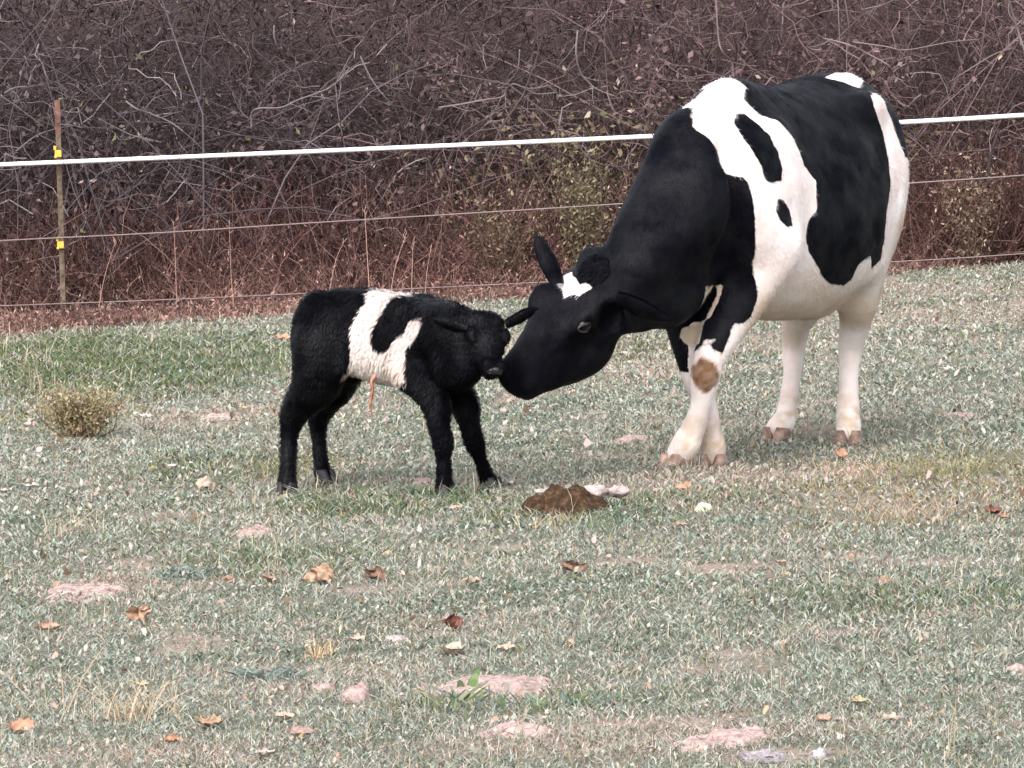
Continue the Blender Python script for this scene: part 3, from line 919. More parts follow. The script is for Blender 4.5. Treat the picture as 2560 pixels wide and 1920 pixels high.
def make_calf():
    v, F = build_calf()
    wh, st, br = calf_coat(v)
    att = {'coat': wh, 'stain_bounce': st, 'brown': br}
    mat = coat_material('calf_coat', (0.80, 0.74, 0.70), (0.0016, 0.0016, 0.0026), 0.36)
    body = mesh_obj('calf', v, F, mat, None, True, att)
    tag(body, 'small shaggy black newborn calf with a white belt standing beside the cow', 'calf')
    def flow(p):
        q = (p - KO) @ KFR.T
        return -KF * 0.35 * (q[:, 0] < 0.4)[:, None] + np.array([0, 0, -0.95])
    def lenf(p):
        q = (p - KO) @ KFR.T
        l = np.where(q[:, 2] < 0.30, 0.6, 1.0)
        l = np.where(q[:, 0] > 0.44, 0.5, l)
        belly = (q[:, 2] < 0.47) & (np.abs(q[:, 0]) < 0.19) & (q[:, 2] > 0.36)
        return np.where(belly, 1.5, l)
    fur('fur', v, F, att, mat, body, 90000, 0.021, 0.0010, flow, 0.10, clump=0.62, cell=0.017, curl=0.5, seed=5, lenf=lenf, bend=True)
    inn = N('calf_inner_ear').set(Base_Color=(0.020, 0.012, 0.011), Roughness=0.6)
    ear('ear', P(1170, 822, 16.89), P(1084, 798, 16.93), np.array([0.0, -0.9, -0.45]), 0.026, mat, inn, body, cup=0.5)
    ear('ear', P(1262, 812, 16.93), P(1340, 772, 16.97), np.array([0.05, -0.9, -0.45]), 0.030, mat, inn, body, cup=0.45)
    em = eye_material('calf_eye')
    for s in (1, -1):
        ball_mesh('eye', kh(0.092, 0.0585 * s, -0.014), KHF, np.array([0.0105, 0.0095, 0.009]), em, body, 16, 10)
    nm = N('calf_nose')
    nm.bump(nm.noise(220, 2), 0.5, 0.003)
    nm.set(Base_Color=(0.022, 0.019, 0.021), Roughness=0.33, Specular_IOR_Level=0.5)
    no = ball_mesh('nose', kh(0.211, 0, -0.024), frame_from(KA, KS), np.array([0.014, 0.030, 0.019]), nm.mat, body)
    dk = N('calf_nostril').set(Base_Color=(0.006, 0.004, 0.004), Roughness=0.5)
    for s in (1, -1):
        ball_mesh('nostril', kh(0.2225, 0.017 * s, -0.022), frame_from(KA, KS), np.array([0.003, 0.007, 0.0045]), dk, no, 10, 6)
    # wet umbilical cord
    um = N('umbilical_cord')
    um.set(Base_Color=um.ramp(um.noise(40, 2), [(0.35, (0.22, 0.075, 0.045)), (0.7, (0.46, 0.24, 0.17))]), Roughness=0.25, Subsurface_Weight=0.0)
    tube('umbilical_cord', [P(942, 922, 17.24), P(938, 940, 17.23), P(929, 955, 17.225), P(932, 975, 17.22), P(927, 998, 17.225), P(926, 1020, 17.23), P(931, 1042, 17.23), P(932, 1062, 17.23)],
         [0.016, 0.012, 0.007, 0.0055, 0.0065, 0.0035, 0.002, 0.001], um.mat, body, 8, 5)
    hm = N('calf_hoof').set(Base_Color=(0.007, 0.006, 0.006), Roughness=0.6)
    for k, hdg in (('calf_fr', (0.5, -0.85, 0)), ('calf_fl', (0.75, -0.65, 0)), ('calf_hr', (-0.15, -1, 0)), ('calf_hl', (0.6, -0.8, 0))):
        h = unit(hdg)
        hoof('hoof', HP[k] + h * 0.012, h, 0.085, 0.078, 0.045, hm, body)
    return body

# ------------------------------------------------------------------ ground
def patch_field(xy, spots):
    """soft blobs on the field; spots = (px, py, half width m, half depth m, weight)"""
    r = np.zeros(len(xy))
    for px, py, a, b, w in spots:
        c = G(px, py)
        wob = 0.35 * vnoise(xy * 3.1, int(px))
        d = np.sqrt(((xy[:, 0] - c[0]) / a) ** 2 + ((xy[:, 1] - c[1]) / b) ** 2) + wob
        r = np.maximum(r, w * smooth01(1.5 - d))
    return r
LUSH = [(130, 905, 1.0, 2.0, 1.3), (420, 920, 0.7, 1.6, 1.0), (660, 900, 0.5, 1.5, 0.45), (960, 1260, 0.35, 0.5, 0.7), (560, 1170, 0.4, 0.6, 0.5), (1420, 1290, 0.3, 0.35, 0.7), (1500, 880, 0.35, 0.8, 0.6),
        (1330, 1760, 0.25, 0.2, 0.35), (2300, 1500, 0.4, 0.4, 0.4), (1650, 1260, 0.4, 0.3, 0.5), (650, 1400, 0.3, 0.4, 0.5), (1150, 1760, 0.2, 0.1, 0.5)]
YELL = [(2360, 1200, 0.55, 0.9, 0.65), (2220, 1270, 0.4, 0.5, 0.4), (720, 1170, 0.2, 0.4, 0.5), (160, 1040, 0.3, 0.7, 0.5)]
STRAW = [(1950, 1190, 0.55, 0.35, 0.9), (1580, 925, 0.5, 0.7, 0.8), (1800, 870, 0.6, 1.0, 0.6), (560, 1045, 0.35, 0.5, 0.8), (230, 1475, 0.2, 0.3, 0.9), (380, 1895, 0.4, 0.25, 0.8),
         (2400, 760, 0.8, 2.2, 0.6), (1050, 1570, 0.35, 0.3, 0.5), (1500, 1840, 0.5, 0.25, 0.7), (700, 1700, 0.3, 0.3, 0.5), (2200, 1250, 0.7, 0.5, 0.5), (1870, 1060, 0.4, 0.4, 0.3), (1100, 850, 0.6, 1.2, 0.4)]

PAL = {'grey': (0.325, 0.355, 0.295), 'blue': (0.19, 0.25, 0.205), 'green': (0.105, 0.150, 0.060), 'straw': (0.38, 0.325, 0.26), 'pink': (0.42, 0.325, 0.29),
       'brown': (0.20, 0.125, 0.08), 'yell': (0.26, 0.225, 0.085), 'pale': (0.43, 0.42, 0.36), 'dark': (0.10, 0.13, 0.085)}
PALN = list(PAL)
PALV = np.array([PAL[k] for k in PALN])

_tab = {}
def turf_maps(xy):
    """the slow maps, worked out once on a 5 cm grid"""
    if not _tab:
        p = np.stack([_GX.ravel(), _GY.ravel()], 1)
        for k, f in (('n1', fbm(p * 0.9, 51)), ('n2', fbm(p * 2.3, 61)), ('n3', fbm(p * 1.3 + 7, 71)), ('lush', patch_field(p, LUSH)), ('yell', patch_field(p, YELL)),
                     ('straw', patch_field(p, STRAW)), ('d', fbm(p * 4.5, 81)), ('cl', fbm(p * 1.9, 101)), ('hh', fbm(p * 2.1, 91)), ('bare', smooth01((fbm(p * 3.4, 151, 3) - 0.22) / 0.30)), ('weed', smooth01((fbm(p * 2.6 + 3, 161, 3) - 0.15) / 0.30))):
            _tab[k] = f.reshape(_GX.shape)
    return {k: bilinear(t, xy[:, 0], xy[:, 1], -6, 8, 0.05) for k, t in _tab.items()}

def weed_edge(x):
    """how far down the field the russet weeds begin"""
    return 27.75 + 0.40 * np.clip(x, -5, 3.2)

def turf_mix(xy, far):
    """weights over PAL for blades rooted at xy"""
    M = turf_maps(xy)
    n1, n2, n3, lush, yell, straw, bare, weed = [M[k] for k in ('n1', 'n2', 'n3', 'lush', 'yell', 'straw', 'bare', 'weed')]
    straw = np.maximum(straw, bare * 0.8)
    edge = smooth01((xy[:, 1] - weed_edge(xy[:, 0]) + 1.0) / 1.4)
    w = {'grey': np.full(len(xy), 1.0), 'blue': 0.28 + 0.4 * n2, 'green': 0.16 + 0.25 * n1 + 1.9 * lush, 'straw': 0.30 + 0.35 * n3 + 1.2 * straw, 'pink': 0.13 + 0.15 * n3 + 0.8 * straw + 0.5 * edge,
         'brown': 0.10 + 0.25 * edge + 0.5 * yell + 0.2 * straw, 'yell': 0.05 + 1.7 * yell + 0.10 * lush, 'pale': 0.20 + 0.15 * n3, 'dark': 0.16 + 0.5 * lush + 0.1 * n2}
    w['blue'] = w['blue'] + 1.0 * weed
    w['dark'] = w['dark'] + 1.0 * weed
    w['green'] = w['green'] + 0.35 * weed
    w['grey'] = w['grey'] * (1 - 0.65 * lush) * (1 - 0.7 * yell)
    W = np.clip(np.stack([w[k] for k in PALN], 1), 0.005, None)
    return W / W.sum(1)[:, None], lush, edge

def pick_colour(W, r):
    c = np.cumsum(W, 1)
    i = (r.random(len(W))[:, None] > c).sum(1).clip(0, len(PALN) - 1)
    col = PALV[i] * (0.60 + 0.70 * r.random(len(W)))[:, None]
    return col

def attr_material(name, rough=0.8, spec=0.15, transl=0.0):
    m = N(name)
    c = m.attr('tint').outputs['Color']
    m.set(Base_Color=c, Roughness=rough, Specular_IOR_Level=spec)
    if transl:
        t = m.node('ShaderNodeBsdfTranslucent')
        m.link(c, t.inputs['Color'])
        mx = m.node('ShaderNodeMixShader')
        mx.inputs[0].default_value = transl
        out = m.t.nodes['Material Output']
        m.link(m.b.outputs[0], mx.inputs[1])
        m.link(t.outputs[0], mx.inputs[2])
        m.link(mx.outputs[0], out.inputs['Surface'])
    return m.mat

def build_ground():
    ys = np.concatenate([np.arange(-6, 9, 1.0), np.arange(9, 31, 0.06), np.arange(31, 60, 1.0), np.arange(60, 260, 10.0)])
    xs = np.concatenate([-np.geomspace(200, 6, 24), np.arange(-5.2, 5.21, 0.06), np.geomspace(6, 200, 24)])
    X, Y = np.meshgrid(xs, ys)
    Z = ground_z(X.ravel(), Y.ravel())
    V = np.stack([X.ravel(), Y.ravel(), Z], 1)
    a = np.arange(len(V)).reshape(X.shape)
    F = np.stack([a[:-1, :-1].ravel(), a[:-1, 1:].ravel(), a[1:, 1:].ravel(), a[1:, :-1].ravel()], 1)
    tm = turf_maps(V[:, :2])
    straw = np.maximum(tm['straw'], tm['bare'])
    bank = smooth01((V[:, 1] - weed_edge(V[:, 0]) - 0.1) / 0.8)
    m = N('pasture_soil')
    n1, n2 = m.noise(3.0, 4), m.noise(60, 4)
    col = m.ramp(n2, [(0.3, (0.06, 0.068, 0.05)), (0.5, (0.13, 0.138, 0.105)), (0.72, (0.24, 0.22, 0.185))])
    col = m.mix(m.math('MULTIPLY', m.attr('straw').outputs['Fac'], 0.7), col, m.ramp(n2, [(0.3, (0.16, 0.12, 0.09)), (0.7, (0.42, 0.33, 0.28))]))
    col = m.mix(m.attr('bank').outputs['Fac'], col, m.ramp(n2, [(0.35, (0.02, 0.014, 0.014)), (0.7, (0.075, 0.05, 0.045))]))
    m.bump(n2, 0.6, 0.02)
    m.set(Base_Color=col, Roughness=0.95, Specular_IOR_Level=0.1)
    tag(mesh_obj('ground', V, F, m.mat, None, True, {'straw': straw, 'bank': bank}), kind='structure')

def clear_of_feet(xy, rad):
    d = np.full(len(xy), 9.0)
    for k, p in HP.items():
        d = np.minimum(d, np.hypot(xy[:, 0] - p[0], xy[:, 1] - p[1]))
    return d > rad

STONES_CLEAR = []      # (x, y, half width, half depth): bare things that blades do not grow through

def field_points(n, r, y0=10.0, y1=29.6, power=1.3, margin=0.8):
    y = (y0 ** (1 - power) + r.random(n) * (y1 ** (1 - power) - y0 ** (1 - power))) ** (1 / (1 - power))
    half = y * 0.1035 + margin
    # more roots to the row where the view is wide
    keep = r.random(n) < half / (y1 * 0.1035 + margin)
    y, half = y[keep], half[keep]
    x = (r.random(len(y)) * 2 - 1) * half
    return np.stack([x, y], 1)

def build_grass():
    r = np.random.default_rng(21)
    mat = attr_material('grass_blades', 0.75, 0.2, 0.25)
    xy = field_points(1500000, r, power=1.75)
    W, lush, edge = turf_mix(xy, None)
    # clumpy growth
    dens = 0.62 + 0.55 * bilinear(_tab['d'], xy[:, 0], xy[:, 1], -6, 8, 0.05) + 0.25 * vnoise(xy * 14, 83) - 0.55 * bilinear(_tab['bare'], xy[:, 0], xy[:, 1], -6, 8, 0.05)
    keep = r.random(len(xy)) < np.clip(dens + 0.35 * lush, 0.12, 1)
    keep &= clear_of_feet(xy, 0.04)
    keep &= r.random(len(xy)) > 0.93 * smooth01((xy[:, 1] - weed_edge(xy[:, 0]) - 0.8 * fbm(xy * 1.8, 171) + 0.15) / 0.6)
    for x, y, a, b in STONES_CLEAR:
        d = ((xy[:, 0] - x) / a) ** 2 + ((xy[:, 1] - y) / b) ** 2
        keep &= d > (0.10 + 1.0 * r.random(len(xy)))
    xy, W, lush, edge = xy[keep], W[keep], lush[keep], edge[keep]
    n = len(xy)
    z = ground_z(xy[:, 0], xy[:, 1])
    root = np.column_stack([xy, z - 0.004])
    h = 0.009 + 0.022 * r.random(n) ** 1.6 + 0.010 * np.clip(bilinear(_tab['hh'], xy[:, 0], xy[:, 1], -6, 8, 0.05), 0, 1)
    h = 0.82 * h * (1 + 0.9 * lush) + edge * 0.02 * r.random(n) ** 2
    near = ~clear_of_feet(xy, 0.13)
    h = np.where(near, h * 1.35 + 0.006, h)
    tall = r.random(n) < 0.006
    h = np.where(tall, h * 2.6 + 0.02, h)
    az = r.random(n) * 2 * math.pi
    lean = 0.5 + 1.5 * r.random(n)
    lean = np.where(tall, 0.3, lean)
    d = np.stack([np.cos(az), np.sin(az)], 1)
    tip = root + np.column_stack([d * (h * lean)[:, None], h])
    mid = root + np.column_stack([d * (h * lean * 0.35)[:, None], h * 0.62])
    s = np.column_stack([-d[:, 1], d[:, 0], 0.3 * r.normal(size=n)])
    s[:, 0] = s[:, 0] * 0.6 + np.where(s[:, 0] >= 0, 0.5, -0.5)
    far = np.clip(xy[:, 1] / 14, 0.8, 1.7)
    wd = (0.0010 + 0.0014 * r.random(n)) * far
    wd = np.where(tall, wd * 0.7, wd)
    s = s / np.linalg.norm(s, axis=1)[:, None] * wd[:, None]
    col = pick_colour(W, r)
    col = np.where(tall[:, None], np.array([0.42, 0.37, 0.27]) * (0.7 + 0.5 * r.random(n))[:, None], col)
    V = np.stack([root, mid + s, tip, mid - s], 1).reshape(-1, 3)
    i = np.arange(n)[:, None] * 4
    T = np.vstack([i + [0, 1, 3], i + [1, 2, 3]])
    C = np.repeat(col, 4, 0)
    pass
    o = mesh_obj('grass', V, T, mat, None, True, {'tint': C})
    tag(o, 'short grey-green grazed pasture grass covering the field', 'grass', kind='stuff')
    # clover and small broad leaves lying low, and crumbs of thatch
    xy = field_points(330000, r, power=1.75)
    W, lush, edge = turf_mix(xy, None)
    cl = bilinear(_tab['cl'], xy[:, 0], xy[:, 1], -6, 8, 0.05)
    keep = r.random(len(xy)) < np.clip(0.22 + 0.3 * cl + 0.8 * bilinear(_tab['weed'], xy[:, 0], xy[:, 1], -6, 8, 0.05), 0.05, 1)
    keep &= clear_of_feet(xy, 0.06) & (xy[:, 1] < weed_edge(xy[:, 0]) + 0.3 * r.random(len(xy)))
    xy, W = xy[keep], W[keep]
    n = len(xy)
    z = ground_z(xy[:, 0], xy[:, 1]) + 0.004 + 0.018 * r.random(n)
    c = np.column_stack([xy, z])
    az = r.random(n) * 2 * math.pi
    ln = (0.003 + 0.006 * r.random(n)) * np.clip(xy[:, 1] / 14, 0.8, 1.6)
    u = np.column_stack([np.cos(az), np.sin(az), 0.7 * r.normal(size=n)]) * ln[:, None]
    w = np.column_stack([-np.sin(az), np.cos(az), 0.7 * r.normal(size=n)]) * (ln * (0.3 + 0.4 * r.random(n)))[:, None]
    V = np.stack([c - u, c + w, c + u, c - w + [0, 0, 0.002]], 1).reshape(-1, 3)
    T = np.arange(n * 4).reshape(-1, 4)
    W2 = W.copy()
    W2[:, PALN.index('blue')] += 0.25
    W2[:, PALN.index('grey')] += 0.3
    W2[:, PALN.index('straw')] += 0.25
    W2[:, PALN.index('pale')] += 0.12
    W2 /= W2.sum(1)[:, None]
    o = mesh_obj('clover', V, T, mat, None, True, {'tint': np.repeat(pick_colour(W2, r), 4, 0)})
    tag(o, 'low clover leaves and crumbs of dead thatch between the grass', 'ground cover', kind='stuff')

# ------------------------------------------------------------------ the thicket behind the fence
def many_tubes(pts, rad, col, sides=3):
    """pts (n, k, 3), rad (n, k): prisms along many polylines; returns verts, quads, colours"""
    n, k, _ = pts.shape
    t = np.gradient(pts, axis=1)
    t /= np.maximum(np.linalg.norm(t, axis=2), 1e-9)[:, :, None]
    up = np.array([0.37, 0.62, 0.69])
    s = np.cross(t, up)
    s /= np.maximum(np.linalg.norm(s, axis=2), 1e-9)[:, :, None]
    w = np.cross(s, t)
    V = []
    for j in range(sides):
        a = 2 * math.pi * j / sides
        V.append(pts + rad[:, :, None] * (math.cos(a) * s + math.sin(a) * w))
    V = np.stack(V, 2)                                     # n, k, sides, 3
    idx = np.arange(n * k * sides).reshape(n, k, sides)
    q = []
    for j in range(sides):
        jj = (j + 1) % sides
        q.append(np.stack([idx[:, :-1, j], idx[:, :-1, jj], idx[:, 1:, jj], idx[:, 1:, j]], -1).reshape(-1, 4))
    return V.reshape(-1, 3), np.vstack(q), np.repeat(col, k * sides, 0)

def wander(start, d, step, k, r, jit, pull=(0, 0, 0)):
    n = len(start)
    p = np.zeros((n, k, 3))
    p[:, 0] = start
    d = d / np.linalg.norm(d, axis=1)[:, None]
    for i in range(1, k):
        d = d + jit * r.normal(size=(n, 3)) + np.asarray(pull)
        d = d / np.linalg.norm(d, axis=1)[:, None]
        p[:, i] = p[:, i - 1] + d * step[:, None]
    return p

def thicket_tone(p):
    """how the brush colours vary from place to place: dark and grey at the upper left, mauve brown to the right, russet low down"""
    x = p[:, 0]
    h = p[:, 2] - SLOPE * x
    n = fbm(p * [0.9, 0.4, 0.9], 111)
    n2 = fbm(p * [2.4, 1.0, 2.4], 121)  # clump noise; multiplied into the colours it paints dark gaps in the brush
    right = smooth01((x + 2.4 + 0.8 * n) / 4.6)
    low = smooth01((0.72 - h + 0.25 * n) / 0.45)
    return right, low, n, n2

def build_thicket():
    r = np.random.default_rng(31)
    twig = attr_material('brush_twig', 0.85, 0.1)
    def slab(n, zmax, depth, zpow=1.0, y0=0.35):
        x = (r.random(n) * 2 - 1) * 4.6
        h = zmax * r.random(n) ** zpow
        y = FENCE_Y + y0 + 0.40 * h + 0.35 * vnoise(np.stack([x * 1.1, h * 1.4], 1), 131) + depth * r.random(n)
        z = SLOPE * x + h
        z = np.maximum(z, ground_z(x, y) + 0.01)
        return np.stack([x, y, z], 1)
    # fine tangle
    n = 15000
    s = slab(n, 2.6, 1.3)
    d = np.stack([r.normal(size=n), 0.5 * r.normal(size=n) - 0.1, 0.35 + 0.9 * r.normal(size=n)], 1)
    L = 0.035 + 0.065 * r.random(n)
    pts = wander(s, d, L, 7, r, 0.5, (0, 0, -0.05))
    rad = (0.0022 + 0.0034 * r.random(n) ** 2)[:, None] * np.linspace(1.15, 0.45, 7)[None]
    right, low, nn, n2 = thicket_tone(s)
    base = np.array([0.072, 0.053, 0.056])[None] * (1 - right)[:, None] + np.array([0.125, 0.082, 0.084])[None] * right[:, None]
    base = base * (1 - low)[:, None] + np.array([0.085, 0.046, 0.041]) * low[:, None]
    col = base * ((0.35 + 1.5 * r.random(n) ** 1.5) * np.clip(1 + 0.6 * n2, 0.4, 1.7))[:, None]
    pale = r.random(n) < 0.09
    col = np.where(pale[:, None], np.array([0.24, 0.20, 0.20]) * (0.7 + 0.5 * r.random(n))[:, None], col)
    V, Q, C = many_tubes(pts, rad, col)
    tag(mesh_obj('brush_twigs', V, Q, twig, None, False, {'tint': C}), 'tangled mass of fine bare twigs and brambles behind the fence', 'brush', kind='stuff')
    # arching canes
    n = 260
    x = (r.random(n) * 2 - 1) * 4.6
    y = FENCE_Y + 0.5 + 1.6 * r.random(n)
    s = np.stack([x, y, ground_z(x, y) + 0.01], 1)
    d = np.stack([0.35 * r.normal(size=n), 0.2 * r.normal(size=n), np.ones(n)], 1)
    pts = wander(s, d, 0.15 + 0.22 * r.random(n), 10, r, 0.24, (0, -0.01, -0.06))
    rad = (0.003 + 0.004 * r.random(n) ** 2)[:, None] * np.linspace(1.2, 0.35, 10)[None]
    right, low, nn, n2 = thicket_tone(pts[:, 5])
    col = (np.array([0.085, 0.072, 0.078])[None] * (1 - right)[:, None] + np.array([0.16, 0.11, 0.11])[None] * right[:, None]) * (0.6 + 0.8 * r.random(n))[:, None]
    V, Q, C = many_tubes(pts, rad, col, 4)
    tag(mesh_obj('bramble_canes', V, Q, twig, None, False, {'tint': C}), 'many thin arching canes rising through the brush', 'brush', kind='stuff')
    # withered leaves hung all through it
    lm = attr_material('withered_leaf', 0.8, 0.15, 0.2)
    n = 85000
    c = slab(n, 2.6, 1.0, 0.85, 0.25)
    right, low, nn, n2 = thicket_tone(c)
    hh = c[:, 2] - SLOPE * c[:, 0]
    keep = r.random(n) < np.clip(0.55 + 0.9 * n2 - 0.35 * smooth01((hh - 1.0) / 0.5), 0.10, 1)
    c, right, low, nn, n2, hh = c[keep], right[keep], low[keep], nn[keep], n2[keep], hh[keep]
    n = len(c)
    ln = 0.010 + 0.022 * r.random(n) ** 1.5
    u = r.normal(size=(n, 3)); u /= np.linalg.norm(u, axis=1)[:, None]
    w = np.cross(u, r.normal(size=(n, 3))); w /= np.linalg.norm(w, axis=1)[:, None]
    f = np.cross(u, w)
    u = u * ln[:, None]; w = w * (ln * (0.35 + 0.3 * r.random(n)))[:, None]; f = f * (ln * 0.3)[:, None]
    V = np.stack([c - u, c + w + f, c + u, c - w + f], 1).reshape(-1, 3)
    base = np.array([0.066, 0.048, 0.050])[None] * (1 - right)[:, None] + np.array([0.110, 0.071, 0.073])[None] * right[:, None]
    base = base * (1 - low)[:, None] + np.array([0.085, 0.047, 0.041]) * low[:, None]
    gx = np.exp(-((c[:, 0] - 0.35) / 0.75) ** 2 - ((hh - 0.72) / 0.33) ** 2)
    gx = np.maximum(gx, 0.8 * np.exp(-((c[:, 0] - 2.6) / 0.7) ** 2 - ((hh - 0.75) / 0.3) ** 2))
    base = base * (1 - gx)[:, None] + np.array([0.15, 0.125, 0.070]) * gx[:, None]
    col = base * ((0.35 + 1.9 * r.random(n) ** 1.6) * np.clip(1 + 0.6 * n2, 0.4, 1.7))[:, None]
    sp = r.random(n)
    col = np.where((sp < 0.012 + 0.03 * gx)[:, None], np.array([0.42, 0.36, 0.28]), col)
    col = np.where((sp > 0.985)[:, None], np.array([0.16, 0.17, 0.08]), col)
    tag(mesh_obj('withered_leaves', V, np.arange(n * 4).reshape(-1, 4), lm, None, False, {'tint': np.repeat(col, 4, 0)}),
        'small withered brown leaves hanging all through the brush', 'leaves', kind='stuff')
    # russet dead weeds along the foot of the thicket
    n = 30000
    x = (r.random(n) * 2 - 1) * 4.4
    t = r.random(n)
    y0 = weed_edge(x) + 0.55 * fbm(np.stack([x * 1.6, x * 0], 1), 141)
    y = y0 + (FENCE_Y + 0.95 - y0) * t ** 1.05
    s = np.stack([x, y, ground_z(x, y) - 0.01], 1)
    d = np.stack([0.5 * r.normal(size=n), 0.5 * r.normal(size=n), np.ones(n)], 1)
    back = smooth01((y - FENCE_Y - 0.02) / 0.6)
    cap = 0.025 + 0.052 * np.clip(FENCE_Y - y, 0, None)
    hgt = (0.03 + (0.04 + 0.12 * smooth01((y - y0) / 1.2)) * r.random(n) ** 1.2) * (1 - back) + back * (0.25 + 0.70 * r.random(n) ** 1.3)
    hgt = np.where(y < FENCE_Y, np.minimum(hgt, cap * (0.6 + 0.4 * r.random(n))), hgt)
    pts = wander(s, d, hgt / 5, 6, r, 0.26, (0, 0, -0.02))
    rad = (0.0014 + 0.002 * r.random(n))[:, None] * np.linspace(1.2, 0.4, 6)[None]
    low = np.array([0.140, 0.080, 0.066]) * (1 - back)[:, None] + np.array([0.088, 0.046, 0.041]) * back[:, None]
    col = low * ((0.35 + 1.9 * r.random(n) ** 1.6) * np.clip(1 + 0.55 * fbm(s * [2.2, 1, 2.2], 181), 0.4, 1.7))[:, None]  # the noise factor paints dark gaps between clumps into the colour
    col = np.where((r.random(n) < 0.10)[:, None], np.array([0.30, 0.20, 0.165]), col)
    V, Q, C = many_tubes(pts, rad, col)
    # ragged leaves on those weeds
    m = 60000
    k = r.integers(0, n, m)
    j = r.integers(1, 6, m)
    c = pts[k, j] + 0.012 * r.normal(size=(m, 3))
    ln = 0.007 + 0.014 * r.random(m)
    u = r.normal(size=(m, 3)) * [0.7, 0.7, 1.2]; u /= np.linalg.norm(u, axis=1)[:, None]
    w = np.cross(u, r.normal(size=(m, 3))); w /= np.linalg.norm(w, axis=1)[:, None]
    u = u * ln[:, None]; w = w * (ln * 0.3)[:, None]
    V2 = np.stack([c - u, c + w, c + u, c - w], 1).reshape(-1, 3)
    C2 = np.repeat(col[k] * (0.7 + 0.6 * r.random(m))[:, None], 4, 0)
    Q2 = np.arange(m * 4).reshape(-1, 4) + len(V)
    tag(mesh_obj('dead_weeds', np.vstack([V, V2]), np.vstack([Q, Q2]), twig, None, False, {'tint': np.vstack([C, C2])}),
        'band of russet dead weeds along the foot of the thicket', 'weeds', kind='stuff')

BRANCHES = [  # line through the picture, distance, thickness at the butt, colour, label
    ([(11, 233), (40, 219), (69, 217)], 29.15, 0.014, 0, 'short pale stick high up near the left edge of the brush'),
    ([(-20, 225), (30, 258), (72, 289), (110, 318)], 29.2, 0.012, 1, 'dark grey branch slanting down at the left edge above the fence post'),
    ([(40, 378), (90, 340), (141, 322), (175, 316)], 29.1, 0.011, 0, 'pale branch rising to the right across the top of the fence post'),
    ([(150, 311), (180, 313), (206, 320)], 29.12, 0.008, 0, 'small pale twig just right of the fence post top'),
    ([(246, 297), (282, 315), (325, 336), (383, 354)], 29.15, 0.011, 0, 'grey branch dropping right, just above the white rope near the post'),
    ([(315, 253), (340, 271), (376, 284), (427, 306), (460, 330)], 29.18, 0.011, 2, 'pale branch slanting down right, second one from the fence post'),
    ([(629, 322), (629, 286), (647, 271), (702, 269), (745, 250), (800, 230), (835, 212), (872, 174)], 29.15, 0.013, 2, 'long pale forked branch reaching up right, left of the picture centre'),
    ([(647, 268), (655, 250), (669, 213), (720, 174)], 29.2, 0.008, 0, 'thin upright side twig above the bend of the long pale forked branch'),
    ([(901, 141), (927, 195), (959, 239), (988, 271), (1010, 330)], 29.2, 0.010, 0, 'grey branch falling steeply to the right above the calf'),
    ([(1031, 119), (1035, 181), (1024, 235)], 29.25, 0.008, 0, 'upright grey twig high above the head of the calf'),
    ([(1097, 269), (1162, 259), (1209, 250), (1256, 242), (1267, 221), (1285, 210), (1314, 222), (1342, 235), (1393, 231)], 29.1, 0.012, 2, 'long wavy pale branch above the white rope, over the gap between the animals'),
    ([(1252, 246), (1238, 278), (1222, 296)], 29.1, 0.007, 2, 'short pale twig hanging below the long wavy branch'),
    ([(1299, 123), (1295, 170), (1277, 199), (1245, 224)], 29.2, 0.009, 0, 'grey twig curving down left onto the long wavy branch'),
    ([(1444, 76), (1440, 134), (1451, 181), (1469, 203), (1494, 224), (1541, 242)], 29.2, 0.012, 2, 'pale bent branch dropping then turning right, left of the cow withers'),
    ([(1789, -20), (1796, 94), (1807, 130), (1829, 156), (1836, 215)], 29.1, 0.011, 3, 'pale kinked stem ending right above the white withers of the cow'),
    ([(2111, -10), (2122, 65), (2118, 110), (2116, 170)], 29.1, 0.010, 3, 'pale upright stem above the rump of the cow'),
    ([(2094, -10), (2096, 30), (2100, 118)], 29.15, 0.009, 3, 'thinner upright stem just left of the stem above the rump'),
    ([(2060, 96), (2122, 112), (2169, 134), (2223, 165), (2230, 188), (2259, 203)], 29.05, 0.012, 3, 'pale branch stepping down to the right over the rump of the cow'),
    ([(2132, 105), (2212, 116), (2266, 125), (2375, 105), (2450, 98)], 29.15, 0.010, 3, 'nearly level branch running right above the rump of the cow'),
    ([(2515, -20), (2530, 30), (2548, 87), (2566, 140)], 29.0, 0.020, 3, 'thickest pale branch in the top right corner'),
    ([(2575, 195), (2547, 222), (2518, 272), (2500, 316), (2486, 359), (2475, 400), (2470, 470)], 28.95, 0.014, 4, 'dark sapling crossing behind the rope at the right edge'),
    ([(2371, 208), (2411, 181), (2483, 137), (2530, 120)], 29.15, 0.009, 3, 'thin branch rising right between the rump and the right edge'),
]
STALKS = [
    ([(925, 735), (916, 603), (912, 524)], 28.55, 0.007, 'tallest dry tan stalk rising behind the back of the calf'),
    ([(975, 722), (988, 668), (1017, 581)], 28.55, 0.006, 'dry stalk leaning right behind the white belt of the calf'),
    ([(1028, 736), (1033, 600)], 28.55, 0.006, 'straight dry stalk behind the shoulder of the calf'),
    ([(1064, 735), (1066, 690), (1077, 621)], 28.6, 0.005, 'thin dry stalk between the calf shoulder and the cow ear'),
    ([(818, 735), (840, 650), (861, 603)], 28.6, 0.005, 'dry stalk leaning right behind the hips of the calf'),
    ([(442, 745), (438, 640), (434, 558)], 28.6, 0.005, 'lone upright dry stalk midway between fence post and calf'),
    ([(585, 790), (578, 690), (573, 560)], 28.55, 0.005, 'dry reddish stalk a little left of the calf rump'),
    ([(245, 745), (262, 690), (290, 600)], 28.6, 0.005, 'slanting dry stalk a little right of the fence post'),
]

